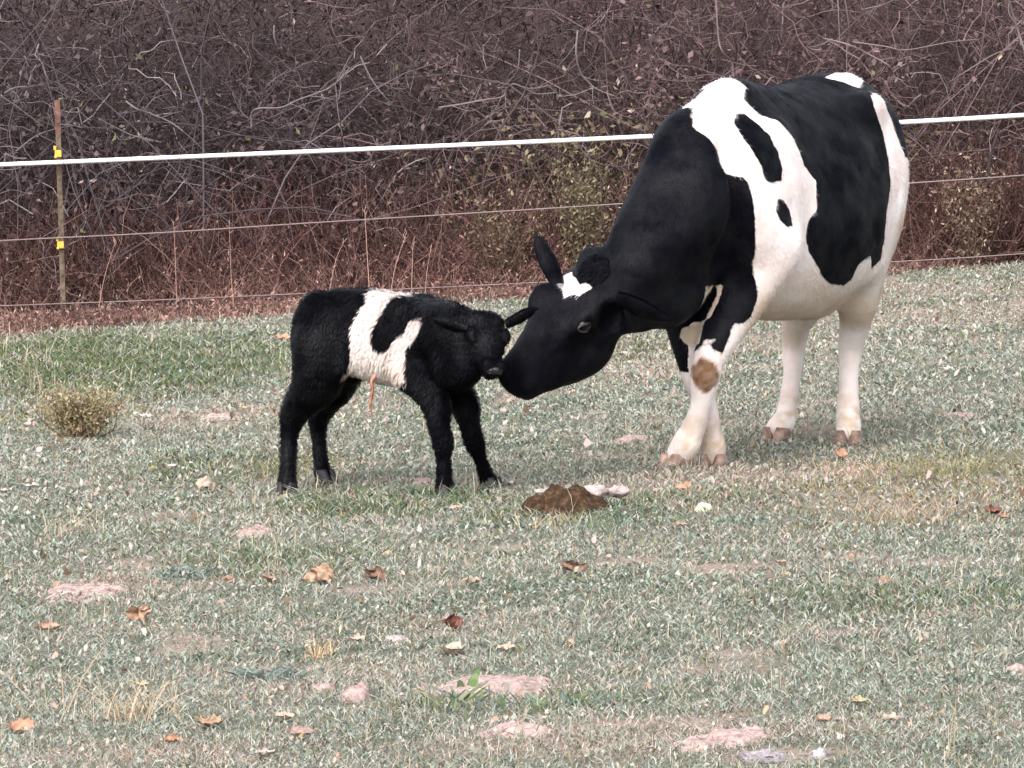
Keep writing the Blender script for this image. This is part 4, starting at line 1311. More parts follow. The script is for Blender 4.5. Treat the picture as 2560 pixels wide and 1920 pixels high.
def build_branches():
    pal = [(0.125, 0.105, 0.105), (0.075, 0.064, 0.068), (0.185, 0.155, 0.152), (0.19, 0.14, 0.138), (0.03, 0.022, 0.025)]
    mats = []
    for i, c in enumerate(pal):
        m = N('branch_bark_%d' % i)
        m.bump(m.noise(120, 3), 0.5, 0.004)
        mats.append(m.set(Base_Color=m.mix(m.noise(45, 3), c, tuple(x * 0.55 for x in c)), Roughness=0.85))
    r = np.random.default_rng(41)
    for line, dist, th, c, lab in BRANCHES:
        pts = [P(px, py, dist + 0.05 * r.normal() - 0.03) for px, py in line]
        o = tube('bare_branch', pts, np.linspace(th * 0.5, th * 0.28, len(pts)) if c != 4 else np.linspace(th * .3, th * .6, len(pts)), mats[c], None, 6, 5)
        tag(o, lab, 'branch', 'bare branches in the brush')
        # side twigs
        for k in range(len(pts) - 1):
            if r.random() < 0.8:
                a = pts[k] * 0.5 + pts[k + 1] * 0.5
                e = pts[k + 1] - pts[k]
                d = unit(e) + 0.9 * unit(r.normal(size=3) * [1, 0.5, 1])
                ln = 0.10 + 0.14 * r.random()
                tube('twig', [a, a + unit(d) * ln * 0.5, a + unit(d + 0.4 * r.normal(size=3)) * ln], [th * 0.22, th * 0.16, th * 0.07], mats[c], o, 5, 3)
    m = N('dry_stalk')
    sm = m.set(Base_Color=m.mix(m.noise(30, 2), (0.42, 0.27, 0.21), (0.28, 0.16, 0.12)), Roughness=0.8)
    for line, dist, th, lab in STALKS:
        b = P(line[0][0], line[0][1], dist)
        pts = [np.array([b[0], b[1], gz(b[0], b[1]) - 0.01])] + [P(px, py, dist + 0.03 * i) for i, (px, py) in enumerate(line[1:])]
        o = tube('dry_stalk', pts, np.linspace(th * 0.5, th * 0.2, len(pts)), sm, None, 6, 5)
        tag(o, lab, 'stalk', 'dry stalks in front of the brush')
        tip = pts[-1]
        for k in range(3):
            a = tip - (tip - pts[-2]) * (0.08 * k + 0.02)
            e = unit(np.array([0.6 * r.normal(), 0.3 * r.normal(), 0.9]))
            tube('seed_twig', [a, a + e * 0.015, a + e * 0.028 + [0, 0, 0.002]], [0.002, 0.002, 0.001], sm, o, 5, 2)

def leafy_bush(name, label, cat, c, size, nleaf, cols, leaf, seed, stems, upright=0.3, group=None):
    """a small bush: stems from one root and folded leaves set round them"""
    r = np.random.default_rng(seed)
    root = empty(name, c)
    tag(root, label, cat, group)
    bark = N(name + '_stem').set(Base_Color=(0.10, 0.06, 0.045), Roughness=0.85)
    lm = attr_material(name + '_leaf', 0.7, 0.2, 0.25)
    pts = []
    for i in range(stems):
        d = np.array([r.normal() * 0.55, r.normal() * 0.55, 1.0])
        e = np.asarray(c) + np.array([d[0] * size[0], d[1] * size[1], size[2] * (0.75 + 0.3 * r.random())])
        b = np.asarray(c) + np.array([0.03 * r.normal(), 0.03 * r.normal(), -0.01])
        mid = b * 0.5 + e * 0.5 + r.normal(size=3) * 0.02
        tube('stem', [b, mid, e], [0.004, 0.003, 0.0012], bark, root, 5, 3)
        pts.append((b, mid, e))
    V, C = [], []
    for i in range(nleaf):
        b, mid, e = pts[r.integers(stems)]
        t = r.random() ** 0.6
        p = (b * (1 - t) + e * t) + r.normal(size=3) * np.asarray(size) * 0.16
        p[2] = max(p[2], c[2] + 0.01)
        u = unit(r.normal(size=3) + [0, 0, upright]) * leaf * (0.5 + r.random())
        w = unit(np.cross(u, r.normal(size=3))) * np.linalg.norm(u) * (0.3 + 0.2 * r.random())
        f = np.cross(unit(u), w) * 0.5
        V += [p - u, p + w + f, p + u, p - w + f]
        cc = np.array(cols[r.integers(len(cols))]) * (0.6 + 0.8 * r.random())
        C += [cc] * 4
    o = mesh_obj('foliage', np.array(V), np.arange(nleaf * 4).reshape(-1, 4), lm, root, False, {'tint': np.array(C)})
    o['kind'] = 'stuff'
    return root

def build_bushes():
    g = G(195, 1098)
    leafy_bush('weed_bush', 'round yellow-brown weed bush in the grass at the left', 'bush', g, (0.18, 0.13, 0.19), 4200,
               [(0.36, 0.31, 0.18), (0.28, 0.24, 0.12), (0.46, 0.39, 0.26), (0.28, 0.18, 0.12), (0.22, 0.22, 0.10)], 0.0085, 51, 46, 0.6)
    b = np.array([P(1470, 640, 28.75)[0], 28.95, 0])
    b[2] = gz(b[0], b[1])
    leafy_bush('leafy_shrub', 'olive leafed shrub behind the neck of the cow', 'shrub', b, (0.26, 0.16, 0.66), 2600,
               [(0.13, 0.12, 0.065), (0.18, 0.15, 0.085), (0.11, 0.095, 0.055), (0.32, 0.27, 0.18)], 0.013, 52, 18, group='shrubs still in leaf')
    b = np.array([P(1250, 660, 28.75)[0], 29.0, 0])
    b[2] = gz(b[0], b[1])
    leafy_bush('leafy_shrub', 'dull brown-green shrub behind the upright ear of the cow', 'shrub', b, (0.25, 0.16, 0.55), 1900,
               [(0.13, 0.10, 0.06), (0.17, 0.12, 0.075), (0.12, 0.075, 0.05), (0.28, 0.22, 0.15)], 0.012, 53, 16, group='shrubs still in leaf')
    b = np.array([P(2440, 600, 28.75)[0], 28.95, 0])
    b[2] = gz(b[0], b[1])
    leafy_bush('leafy_shrub', 'tawny shrub with a few cream leaves right of the rump', 'shrub', b, (0.24, 0.16, 0.58), 2000,
               [(0.16, 0.10, 0.07), (0.19, 0.125, 0.085), (0.12, 0.075, 0.055), (0.36, 0.30, 0.22)], 0.012, 54, 16, group='shrubs still in leaf')

# ------------------------------------------------------------------ fence
def build_fence():
    top, bot = P(143, 250, FENCE_Y), P(159, 795, FENCE_Y)
    bot[2] = gz(bot[0], bot[1]) - 0.05
    root = empty('fence_post', (bot[0], bot[1], bot[2] + 0.05))
    tag(root, 'thin rusty steel fence post with two yellow insulators', 'fence post')
    m = N('post_steel')
    n = m.noise(18, 4)
    m.bump(m.noise(150, 2), 0.4, 0.003)
    col = m.ramp(n, [(0.3, (0.055, 0.032, 0.022)), (0.5, (0.11, 0.08, 0.05)), (0.7, (0.16, 0.125, 0.085))])
    m.set(Base_Color=col, Roughness=0.75, Metallic=0.15)
    ax = unit(top - bot)
    s = unit(np.cross(ax, (0, 1, 0)))
    f = np.cross(s, ax)
    prof = [(-0.0145, -0.003), (0.0145, -0.003), (0.0145, 0.002), (0.003, 0.002), (0.003, 0.024), (-0.003, 0.024), (-0.003, 0.002), (-0.0145, 0.002)]
    def bar(name, a, b, mat, scale=1.0):
        V = [q + s * u * scale + f * w * scale for q in (a, b) for u, w in prof]
        k = len(prof)
        F = [[i, (i + 1) % k, k + (i + 1) % k, k + i] for i in range(k)] + [list(range(k))[::-1], [k + i for i in range(k)]]
        return mesh_obj(name, np.array(V), F, mat, root)
    cut = bot + ax * (np.linalg.norm(top - bot) * 0.855)
    bar('shaft', bot, cut, m.mat)
    m2 = N('post_rust')
    m2.set(Base_Color=m2.ramp(m2.noise(25, 4), [(0.35, (0.08, 0.035, 0.026)), (0.6, (0.16, 0.075, 0.052)), (0.8, (0.30, 0.23, 0.2))]), Roughness=0.85)
    tag(bar('post_top', cut, top, m2.mat, 1.12), 'rust red bare top of the post')
    for k in range(14):
        a = bot + ax * (0.10 + 0.08 * k) + f * -0.0045
        V = [a + s * x + ax * y + f * z for z in (0, -0.006) for x, y in ((-0.006, -0.008), (0.006, -0.008), (0.006, 0.008), (-0.006, 0.008))]
        mesh_obj('stud', np.array(V), [[3, 2, 1, 0], [4, 5, 6, 7], [0, 1, 5, 4], [1, 2, 6, 5], [2, 3, 7, 6], [3, 0, 4, 7]], m.mat, root)
    yel = N('yellow_plastic')
    yel.set(Base_Color=yel.mix(yel.noise(50, 2), (0.66, 0.43, 0.06), (0.50, 0.31, 0.04)), Roughness=0.4)
    for px, py in ((146, 384), (152, 612)):
        c = P(px, py, FENCE_Y) - np.array([0, 0.012, 0])
        V, F = [], []
        def box(o, hx, hy, hz):
            b = len(V)
            V.extend([o + np.array([sx * hx, sy * hy, sz * hz]) for sz in (-1, 1) for sx, sy in ((-1, -1), (1, -1), (1, 1), (-1, 1))])
            F.extend([[b + i for i in q] for q in ([3, 2, 1, 0], [4, 5, 6, 7], [0, 1, 5, 4], [1, 2, 6, 5], [2, 3, 7, 6], [3, 0, 4, 7])])
        box(c, 0.019, 0.015, 0.020)
        box(c + [-0.018, 0, 0.033], 0.008, 0.014, 0.012)
        box(c + [0.012, -0.020, -0.006], 0.009, 0.006, 0.013)
        box(c + [-0.013, -0.019, -0.018], 0.008, 0.005, 0.007)
        o = mesh_obj('insulator', np.array(V), F, yel.mat, root)
        bv = o.modifiers.new('bevel', 'BEVEL')
        bv.width = 0.003
        bv.segments = 2
    wm = N('white_rope')
    tc = wm.node('ShaderNodeTexCoord')
    wv = wm.node('ShaderNodeTexWave')
    wv.inputs['Scale'].default_value = 60
    wv.inputs['Distortion'].default_value = 1
    wm.link(tc.outputs['Object'], wv.inputs['Vector'])
    wm.bump(wv.outputs['Fac'], 0.5, 0.003)
    wm.set(Base_Color=(0.86, 0.84, 0.84), Roughness=0.6)
    def strand(name, pts, rad, mat, lab, cat, group):
        q = spline(pts, 10)
        p3 = [P(x, y, FENCE_Y - 0.035) for x, y in q]
        t = tube(name, p3, [rad] * len(p3), mat, None, 8, 1)
        return tag(t, lab, cat, group)
    strand('fence_rope', [(-900, 450), (0, 412), (800, 378), (1625, 341), (2270, 305), (2560, 288), (3400, 236)], 0.0135, wm.mat,
           'thick white electric fence rope stretched behind the animals', 'rope', None)
    gm = N('fence_wire')
    gm.bump(gm.noise(80, 2), 0.4, 0.002)
    gm.set(Base_Color=gm.mix(gm.noise(20, 3), (0.23, 0.175, 0.17), (0.14, 0.10, 0.095)), Roughness=0.6, Metallic=0.2)
    strand('fence_wire', [(-900, 650), (0, 602), (400, 582), (800, 556), (1530, 511), (2290, 457), (2560, 438), (3400, 372)], 0.0042, gm.mat,
           'thin dull fence wire running below the white rope at mid height', 'wire', 'thin fence wires')
    strand('fence_wire', [(-900, 800), (0, 765), (400, 750), (800, 732), (1370, 705), (2230, 655), (2560, 634), (3400, 570)], 0.0036, gm.mat,
           'lowest thin fence wire running just above the weeds', 'wire', 'thin fence wires')

# ------------------------------------------------------------------ litter on the grass
def leaf_mesh(seed, curl):
    """a dead leaf: toothed oval blade, cupped, rolled and crumpled the more the higher curl is"""
    r = np.random.default_rng(seed)
    nu, nv = 13, 9
    V = []
    teeth = 0.10 + 0.12 * r.random()
    k = r.integers(4, 8)
    for i in range(nu):
        t = i / (nu - 1)
        w = 0.40 * math.sin(math.pi * min(1, t * 0.95 + 0.03)) ** 0.65 * (1 + teeth * math.cos(t * 2 * math.pi * k / 2 + r.random() * 0.6))
        for j in range(nv):
            V.append((t - 0.5, w * (j / (nv - 1) * 2 - 1), 0))
    V = np.array(V)
    V[:, :2] += 0.02 * r.normal(size=(len(V), 2))
    # roll across and along
    a = V[:, 1] * (1.2 + 3.2 * curl)
    R = 1 / (1.2 + 3.2 * curl)
    V = np.stack([V[:, 0], R * np.sin(a), R * (1 - np.cos(a))], 1)
    b = V[:, 0] * (0.5 + 2.0 * curl)
    R = 1 / (0.5 + 2.0 * curl)
    V = np.stack([(R - V[:, 2]) * np.sin(b), V[:, 1], R - (R - V[:, 2]) * np.cos(b)], 1)
    q = V * 4.0 + seed
    V = V + (0.10 + 0.16 * curl) * np.stack([fbm(q, seed % 97 + c) for c in (1, 2, 3)], 1)
    F = []
    for i in range(nu - 1):
        for j in range(nv - 1):
            a = i * nv + j
            F.append((a, a + 1, a + nv + 1, a + nv))
    return V, np.array(F)

LEAF_COL = {'gold': ((0.40, 0.28, 0.19), (0.18, 0.10, 0.06)), 'brown': ((0.28, 0.18, 0.125), (0.11, 0.06, 0.04)), 'tan': ((0.36, 0.24, 0.175), (0.22, 0.13, 0.09)),
            'orange': ((0.42, 0.25, 0.16), (0.28, 0.15, 0.095)), 'pale': ((0.44, 0.37, 0.30), (0.28, 0.21, 0.16)), 'white': ((0.52, 0.47, 0.42), (0.36, 0.30, 0.26)), 'yellow': ((0.42, 0.36, 0.23), (0.30, 0.23, 0.13)),
            'russet': ((0.20, 0.085, 0.06), (0.10, 0.04, 0.03)), 'pink': ((0.36, 0.25, 0.22), (0.25, 0.16, 0.14))}
LEAVES = [  # px, py, width px, colour, curl, lift, label
    (796, 1462, 76, 'gold', 0.9, 1.3, 'bright golden-brown curled leaf below the calf'),
    (350, 1565, 70, 'gold', 0.9, 1.4, 'large brown curled leaf in the lower left grass'),
    (937, 1458, 50, 'brown', 0.8, 1.0, 'dull brown leaf right of the bright golden curled leaf'),
    (671, 1455, 52, 'tan', 0.3, 0.2, 'flat tan leaf left of the bright golden curled leaf'),
    (570, 1458, 28, 'tan', 0.4, 0.3, 'small tan leaf, second left of the bright golden curled leaf'),
    (1178, 1467, 48, 'pale', 0.6, 0.3, 'pale tan curled leaf below the far foreleg of the calf'),
    (124, 1580, 52, 'tan', 0.4, 0.5, 'folded tan leaf left of the large brown curled leaf'),
    (55, 1834, 58, 'orange', 0.4, 0.7, 'bright orange leaf in the lower left corner'),
    (428, 1863, 40, 'orange', 0.6, 0.4, 'small rust-orange leaf at the lower left, nearest the bottom edge'),
    (524, 1822, 74, 'gold', 0.4, 0.3, 'wide torn orange-brown leaf at the lower left'),
    (712, 1805, 54, 'pale', 0.3, 0.2, 'long narrow cream leaf at the bottom left of centre'),
    (356, 1724, 40, 'yellow', 0.4, 0.4, 'yellowish leaf with a stalk in the lower left grass'),
    (564, 1770, 26, 'white', 0.3, 1.0, 'small whitish leaf standing upright at the lower left'),
    (312, 1684, 18, 'russet', 0.6, 0.5, 'tiny dark russet leaf in the lower left grass'),
    (1134, 1640, 72, 'pale', 0.4, 0.3, 'cream crumpled leaf above the wide pink dirt patch'),
    (1267, 1634, 46, 'pale', 0.5, 0.4, 'cream curled leaf right of the crumpled cream leaf'),
    (1128, 1578, 56, 'russet', 0.9, 1.2, 'shrivelled reddish leaf above the cream crumpled leaf'),
    (894, 1611, 42, 'pale', 0.4, 0.2, 'pale leaf left of the shrivelled reddish leaf'),
    (1436, 1440, 56, 'brown', 0.9, 1.2, 'brown curled leaf below the brown dirt mound'),
    (2105, 1148, 48, 'orange', 0.5, 0.8, 'orange leaf right in front of the hind hoof'),
    (1708, 1229, 46, 'orange', 0.3, 0.5, 'narrow orange leaf below the front hooves of the cow'),
    (1700, 1322, 42, 'tan', 0.3, 0.2, 'flat orange-tan leaf below the pale yellow-green puffball'),
    (1954, 1414, 24, 'tan', 0.5, 0.5, 'small orange-tan leaf in the open grass at the right'),
    (1963, 1446, 28, 'yellow', 0.4, 0.8, 'cream-yellow leaf just below the small orange-tan leaf at the right'),
    (2215, 1469, 42, 'tan', 0.6, 0.4, 'tan crumpled leaf far right in the open grass'),
    (365, 1050, 36, 'white', 0.4, 0.2, 'whitish leaf right of the yellow-brown weed bush'),
    (613, 1026, 24, 'yellow', 0.4, 0.4, 'pale yellow leaf left of the hind legs of the calf'),
    (81, 1225, 36, 'white', 0.3, 0.2, 'white leaf near the left edge below the weed bush'),
    (14, 1236, 34, 'white', 0.3, 0.2, 'white leaf right at the left edge below the weed bush'),
    (514, 1234, 54, 'pale', 0.7, 0.3, 'pale curled leaf left of the calf hind hooves'),
    (430, 1173, 24, 'white', 0.3, 0.3, 'small white leaf above the pale curled leaf at the left'),
    (712, 854, 44, 'orange', 0.4, 0.2, 'orange-tan leaf at the grass edge left of the calf rump'),
    (1140, 1280, 30, 'pale', 0.4, 0.3, 'pale leaf just below the near forehoof of the calf'),
    (2483, 1290, 44, 'russet', 0.5, 0.3, 'dark russet leaf shape standing in for a dark hole at the right edge of the grass'),  # leaf mesh added in place of a dark hole in the turf
    (2508, 1300, 30, 'orange', 0.4, 0.4, 'orange leaf beside the dark hole at the right'),
    (2148, 1764, 40, 'yellow', 0.5, 0.4, 'yellow-tan leaf at the lower right'),
    (2061, 1810, 34, 'tan', 0.5, 0.5, 'tan leaf left below the yellow-tan leaf at the lower right'),
    (2229, 1808, 46, 'pale', 0.4, 0.3, 'pale leaf right below the yellow-tan leaf at the lower right'),
    (665, 1898, 60, 'white', 0.4, 0.2, 'white torn leaf at the bottom edge left of centre'),
    (752, 1850, 54, 'pink', 0.5, 0.3, 'pinkish crumpled leaf near the bottom edge left of centre'),
    (2375, 930, 30, 'white', 0.3, 0.2, 'small white leaf right of the hind legs of the cow'),
    (1560, 890, 24, 'white', 0.3, 0.3, 'small white leaf behind the front legs under the cow neck'),
]
CLODS = [  # px, py, width px, height px, colours, roughness, label, name, category
    (1235, 1728, 330, 76, 'pinkdirt', 'wide pale pink flat patch of bare dirt at the bottom centre', 'dirt_patch', 'dirt patch'),
    (807, 1727, 66, 34, 'pinkdirt', 'small pale pink clod left of the wide dirt patch', 'dirt_clod', 'clod'),
    (891, 1752, 84, 66, 'pinkdirt', 'lumpy pink clod between the small clod and the wide dirt patch', 'dirt_clod', 'clod'),
    (990, 1604, 64, 26, 'paledirt', 'pale pinkish crumb of earth left of the cream crumpled leaf', 'dirt_clod', 'clod'),
    (1812, 1856, 250, 46, 'pinkdirt', 'long low ridge of pink earth at the bottom right', 'dirt_ridge', 'earth ridge'),
    (1905, 1902, 110, 44, 'greystone', 'grey stone half buried below the ridge of pink earth', 'stone', 'stone'),
    (2047, 1892, 48, 34, 'whitestone', 'small whitish stone near the bottom edge at the right', 'stone', 'stone'),
    (2541, 1684, 56, 40, 'pinkdirt', 'pink stone cut by the right edge', 'stone', 'stone'),
    (1425, 1292, 205, 92, 'brown', 'brown mound of dug earth between calf and cow', 'dirt_mound', 'mound'),
    (1484, 1230, 84, 34, 'paledirt', 'pale flat stone on top of the brown mound', 'stone', 'stone'),
    (1548, 1228, 54, 30, 'paledirt', 'pale stone at the right end of the brown mound', 'stone', 'stone'),
    (1364, 1228, 46, 14, 'paledirt', 'thin pale stone at the left end of the brown mound', 'stone', 'stone'),
    (1759, 1277, 46, 32, 'puff', 'pale yellow-green round puffball below the front hooves', 'puffball', 'puffball'),
    (629, 1336, 96, 26, 'pinkdirt', 'flat pink dirt patch below the hind legs of the calf', 'dirt_patch', 'dirt patch'),
    (553, 1050, 90, 22, 'pinkdirt', 'flat pink dirt patch at the left of the calf hocks', 'dirt_patch', 'dirt patch'),
    (1056, 1212, 60, 22, 'pinkdirt', 'small pink dirt patch beside the near forehoof of the calf', 'dirt_patch', 'dirt patch'),
    (1570, 1107, 110, 20, 'pinkdirt', 'thin pink dirt streak left of the front hooves of the cow', 'dirt_patch', 'dirt patch'),
    (225, 1485, 210, 84, 'pinkdirt', 'pinkish mat of dead roots and earth at the lower left', 'dirt_patch', 'dirt patch'),
    (2400, 1045, 80, 18, 'pinkdirt', 'thin pink dirt streak right of the hind hooves', 'dirt_patch', 'dirt patch'),
    (1300, 1830, 190, 34, 'pinkdirt', 'faint pink dirt patch below the wide one at the bottom centre', 'dirt_patch', 'dirt patch'),
]

def clod_materials():
    out = {}
    for k, (a, b, c) in {'pinkdirt': ((0.17, 0.115, 0.10), (0.38, 0.285, 0.255), (0.50, 0.395, 0.365)), 'paledirt': ((0.22, 0.17, 0.155), (0.40, 0.33, 0.31), (0.55, 0.48, 0.46)),
                         'greystone': ((0.15, 0.14, 0.15), (0.29, 0.265, 0.275), (0.40, 0.36, 0.365)), 'whitestone': ((0.28, 0.26, 0.27), (0.42, 0.39, 0.40), (0.54, 0.51, 0.51)),
                         'brown': ((0.020, 0.012, 0.007), (0.050, 0.030, 0.017), (0.11, 0.070, 0.042)), 'puff': ((0.45, 0.48, 0.30), (0.62, 0.63, 0.42), (0.72, 0.72, 0.52))}.items():
        m = N('earth_' + k)
        n = m.noise(42, 6, rough=0.75)
        m.bump(m.noise(90, 5, rough=0.7), 0.7, 0.012)
        out[k] = m.set(Base_Color=m.ramp(n, [(0.34, a), (0.5, b), (0.64, c)]), Roughness=0.95, Specular_IOR_Level=0.1)
    return out

def build_litter():
    r = np.random.default_rng(61)
    mats = {}
    for k, (a, b) in LEAF_COL.items():
        m = N('fallen_leaf_' + k)
        m.bump(m.noise(70, 3), 0.4, 0.004)
        mats[k] = m.set(Base_Color=m.mix(m.ramp(m.noise(55, 4), [(0.35, (0, 0, 0)), (0.65, (1, 1, 1))]), a, b), Roughness=0.65, Specular_IOR_Level=0.25)
    for i, (px, py, w, col, curl, lift, lab) in enumerate(LEAVES):
        g = G(px, py)
        size = w / F_PX * g[1]
        V, F = leaf_mesh(200 + i, curl)
        span = V.max(0) - V.min(0)
        V = (V - (V.max(0) + V.min(0)) / 2) / max(span[0], span[1]) * size * 1.12
        az = r.normal() * 0.6
        tilt = lift * (0.6 + 0.5 * r.random())
        R = Matrix.Rotation(az, 3, 'Z') @ Matrix.Rotation(0.05 + 0.75 * tilt, 3, 'X')
        if curl > 0.65 and r.random() < 0.6:
            R = R @ Matrix.Rotation(math.pi, 3, 'Y')
        V = V @ np.array(R).T
        V[:, 2] -= V[:, 2].min()
        V = V + np.array([g[0], g[1], g[2] + 0.006])
        k = len(V)
        V2 = V + np.array([0, 0, 0.0012])
        o = mesh_obj('fallen_leaf', np.vstack([V, V2]), np.vstack([F[:, ::-1], F + k]), mats[col], None, True)
        tag(o, lab, 'leaf', 'fallen leaves on the grass')
        a = V[4]
        st = tube('leaf_stalk', [a, a + unit(a - V.mean(0)) * size * 0.2 + [0, 0, 0.003], a + unit(a - V.mean(0)) * size * 0.38], [0.0014, 0.0012, 0.0009], mats[col], o, 5, 3)
    cm = clod_materials()
    for i, (px, py, w, h, col, lab, name, cat) in enumerate(CLODS):
        g = G(px, py)
        if name == 'stone' and 'mound' in lab:
            g = P(px, py, G(1425, 1290)[1] + 0.11)
        sx = w / F_PX * g[1] / 2
        flat = name in ('dirt_patch', 'dirt_ridge')
        grazing = CAM_H / g[1]
        if flat:
            sy = min(h / F_PX * g[1] / grazing / 2 * 0.85, sx * 1.4)
            sz = 0.016 + 0.06 * sx
        elif name == 'dirt_mound':
            sy, sz = sx * 0.8, h / F_PX * g[1] * 0.80
        else:
            sy, sz = sx * 0.8, h / F_PX * g[1] * 0.62
        if flat or name == 'dirt_mound':
            k = 64 if w > 90 else 36
            u = np.linspace(-1.35, 1.35, k)
            U, Wv = np.meshgrid(u, u, indexing='ij')
            c0 = np.array([g[0], g[1] + (sy * 0.75 if name == 'dirt_mound' else 0)])
            xy = np.stack([c0[0] + U.ravel() * sx, c0[1] + Wv.ravel() * sy], 1)
            rad = np.sqrt(U.ravel() ** 2 + Wv.ravel() ** 2) + 0.45 * fbm(xy * (1.1 / sx), 300 + i, 3)
            if flat:
                hz = 0.012 * smooth01((1.15 - rad) / 0.5) + 0.015 * fbm(xy * 28, 310 + i, 3) + 0.008 * fbm(xy * 75, 340 + i, 2) - 0.001 + sz * 0.6 * np.clip(1 - rad, 0, 1)
            else:
                hz = sz * 1.05 * np.clip(1.15 - rad, 0, 0.9) ** 0.6 * (1 + 0.40 * fbm(xy * 15, 320, 3)) + 0.022 * fbm(xy * 34, 330, 3) + 0.010 * fbm(xy * 85, 350, 2) - 0.01
            hz = np.where(rad > 1.2, -0.03, hz)
            V = np.column_stack([xy, ground_z(xy[:, 0], xy[:, 1]) + hz])
            ix = np.arange(k * k).reshape(k, k)
            F = np.stack([ix[:-1, :-1].ravel(), ix[1:, :-1].ravel(), ix[1:, 1:].ravel(), ix[:-1, 1:].ravel()], 1)
            F = F[(hz[F] > -0.012).any(1)]
            used = np.unique(F)
            re = np.full(len(V), -1)
            re[used] = np.arange(len(used))
            V, F = V[used], re[F]
            STONES_CLEAR.append((c0[0], c0[1], sx * (0.82 if flat else 0.95), sy * (0.82 if flat else 0.95)))
            o = mesh_obj(name, V, F, cm[col], None, True)
            tag(o, lab, cat, {'dirt_patch': 'bare dirt patches in the turf'}.get(name))
            continue
        bm = bmesh.new()
        bmesh.ops.create_icosphere(bm, subdivisions=5 if w > 90 else 3, radius=1)
        V = np.array([v.co[:] for v in bm.verts])
        F = np.array([[v.index for v in f.verts] for f in bm.faces])
        bm.free()
        dirs = V.copy()
        rr = 1 + 0.30 * fbm(V * 1.5 + i * 7.3, 7) + 0.16 * fbm(V * 4.5 + i, 9)
        if flat:
            rr = rr + 0.25 * fbm(V * 7 + i, 19)
        V = V * rr[:, None]
        V[:, 2] = V[:, 2] * (0.8 + 0.5 * fbm(dirs * 3 + i, 3))
        V = V * [sx, sy, sz]
        ang = r.normal() * 0.2
        c, s_ = math.cos(ang), math.sin(ang)
        V[:, :2] = V[:, :2] @ np.array([[c, s_], [-s_, c]])
        c0 = np.array([g[0], g[1] + (sy * 0.75 if name == 'dirt_mound' else 0), 0])
        lump = 0.016 if name == 'dirt_mound' else 0.013 if flat else 0.003
        V = V + dirs * (lump * fbm((V + c0) * (38 if name == 'dirt_mound' else 55), 23, 3))[:, None]
        if 'mound' in lab and name == 'stone':
            V = V + g
        else:
            base = ground_z(V[:, 0] + c0[0], V[:, 1] + c0[1])
            V[:, :2] += c0[:2]
            V[:, 2] += base + (0.004 if flat else sz * 0.15)
            STONES_CLEAR.append((c0[0], c0[1], sx * 0.75, sy * 0.75))
        o = mesh_obj(name, V, F, cm[col], None, True)
        tag(o, lab, cat, {'dirt_patch': 'bare dirt patches in the turf', 'dirt_clod': 'loose clods', 'stone': 'stones in the field'}.get(name))

def build_crumbs():
    """torn bits of dead leaf and thatch, too small and too many to tell apart"""
    r = np.random.default_rng(91)
    xy = field_points(2600, r, y1=22.0, power=1.75, margin=0.6)
    left = smooth01((0.6 - xy[:, 0]) / 1.6)
    xy = xy[r.random(len(xy)) < 0.35 + 0.5 * left]
    n = len(xy)
    c = np.column_stack([xy, ground_z(xy[:, 0], xy[:, 1]) + 0.010 + 0.012 * r.random(n)])
    size = (0.004 + 0.009 * r.random(n) ** 2.2) * np.clip(xy[:, 1] / 14, 0.8, 1.4)
    az = r.random(n) * 2 * math.pi
    u = np.column_stack([np.cos(az), np.sin(az), 0.5 * r.normal(size=n)])
    w = np.column_stack([-np.sin(az), np.cos(az), 0.9 + 0.7 * r.normal(size=n)])
    V = [c]
    for k in range(6):
        a = 2 * math.pi * k / 6
        q = (0.55 + 0.6 * r.random(n)) * size
        V.append(c + u * (q * math.cos(a))[:, None] + w * (0.7 * q * math.sin(a))[:, None] + np.column_stack([np.zeros(n), np.zeros(n), 0.5 * size * r.random(n)]))
    V = np.stack(V, 1).reshape(-1, 3)
    i = np.arange(n)[:, None] * 7
    T = np.vstack([i + [0, k + 1, (k + 1) % 6 + 1] for k in range(6)])
    pal = np.array([(0.40, 0.31, 0.28), (0.42, 0.37, 0.32), (0.34, 0.24, 0.19), (0.36, 0.26, 0.18), (0.26, 0.17, 0.12), (0.40, 0.33, 0.30)])
    col = pal[r.integers(0, len(pal), n)] * (0.7 + 0.5 * r.random(n))[:, None]
    o = mesh_obj('leaf_crumbs', V, T, attr_material('leaf_crumb', 0.85, 0.1), None, False, {'tint': np.repeat(col, 7, 0)})
    tag(o, 'small torn bits of dead leaf scattered through the grass', 'leaf litter', kind='stuff')

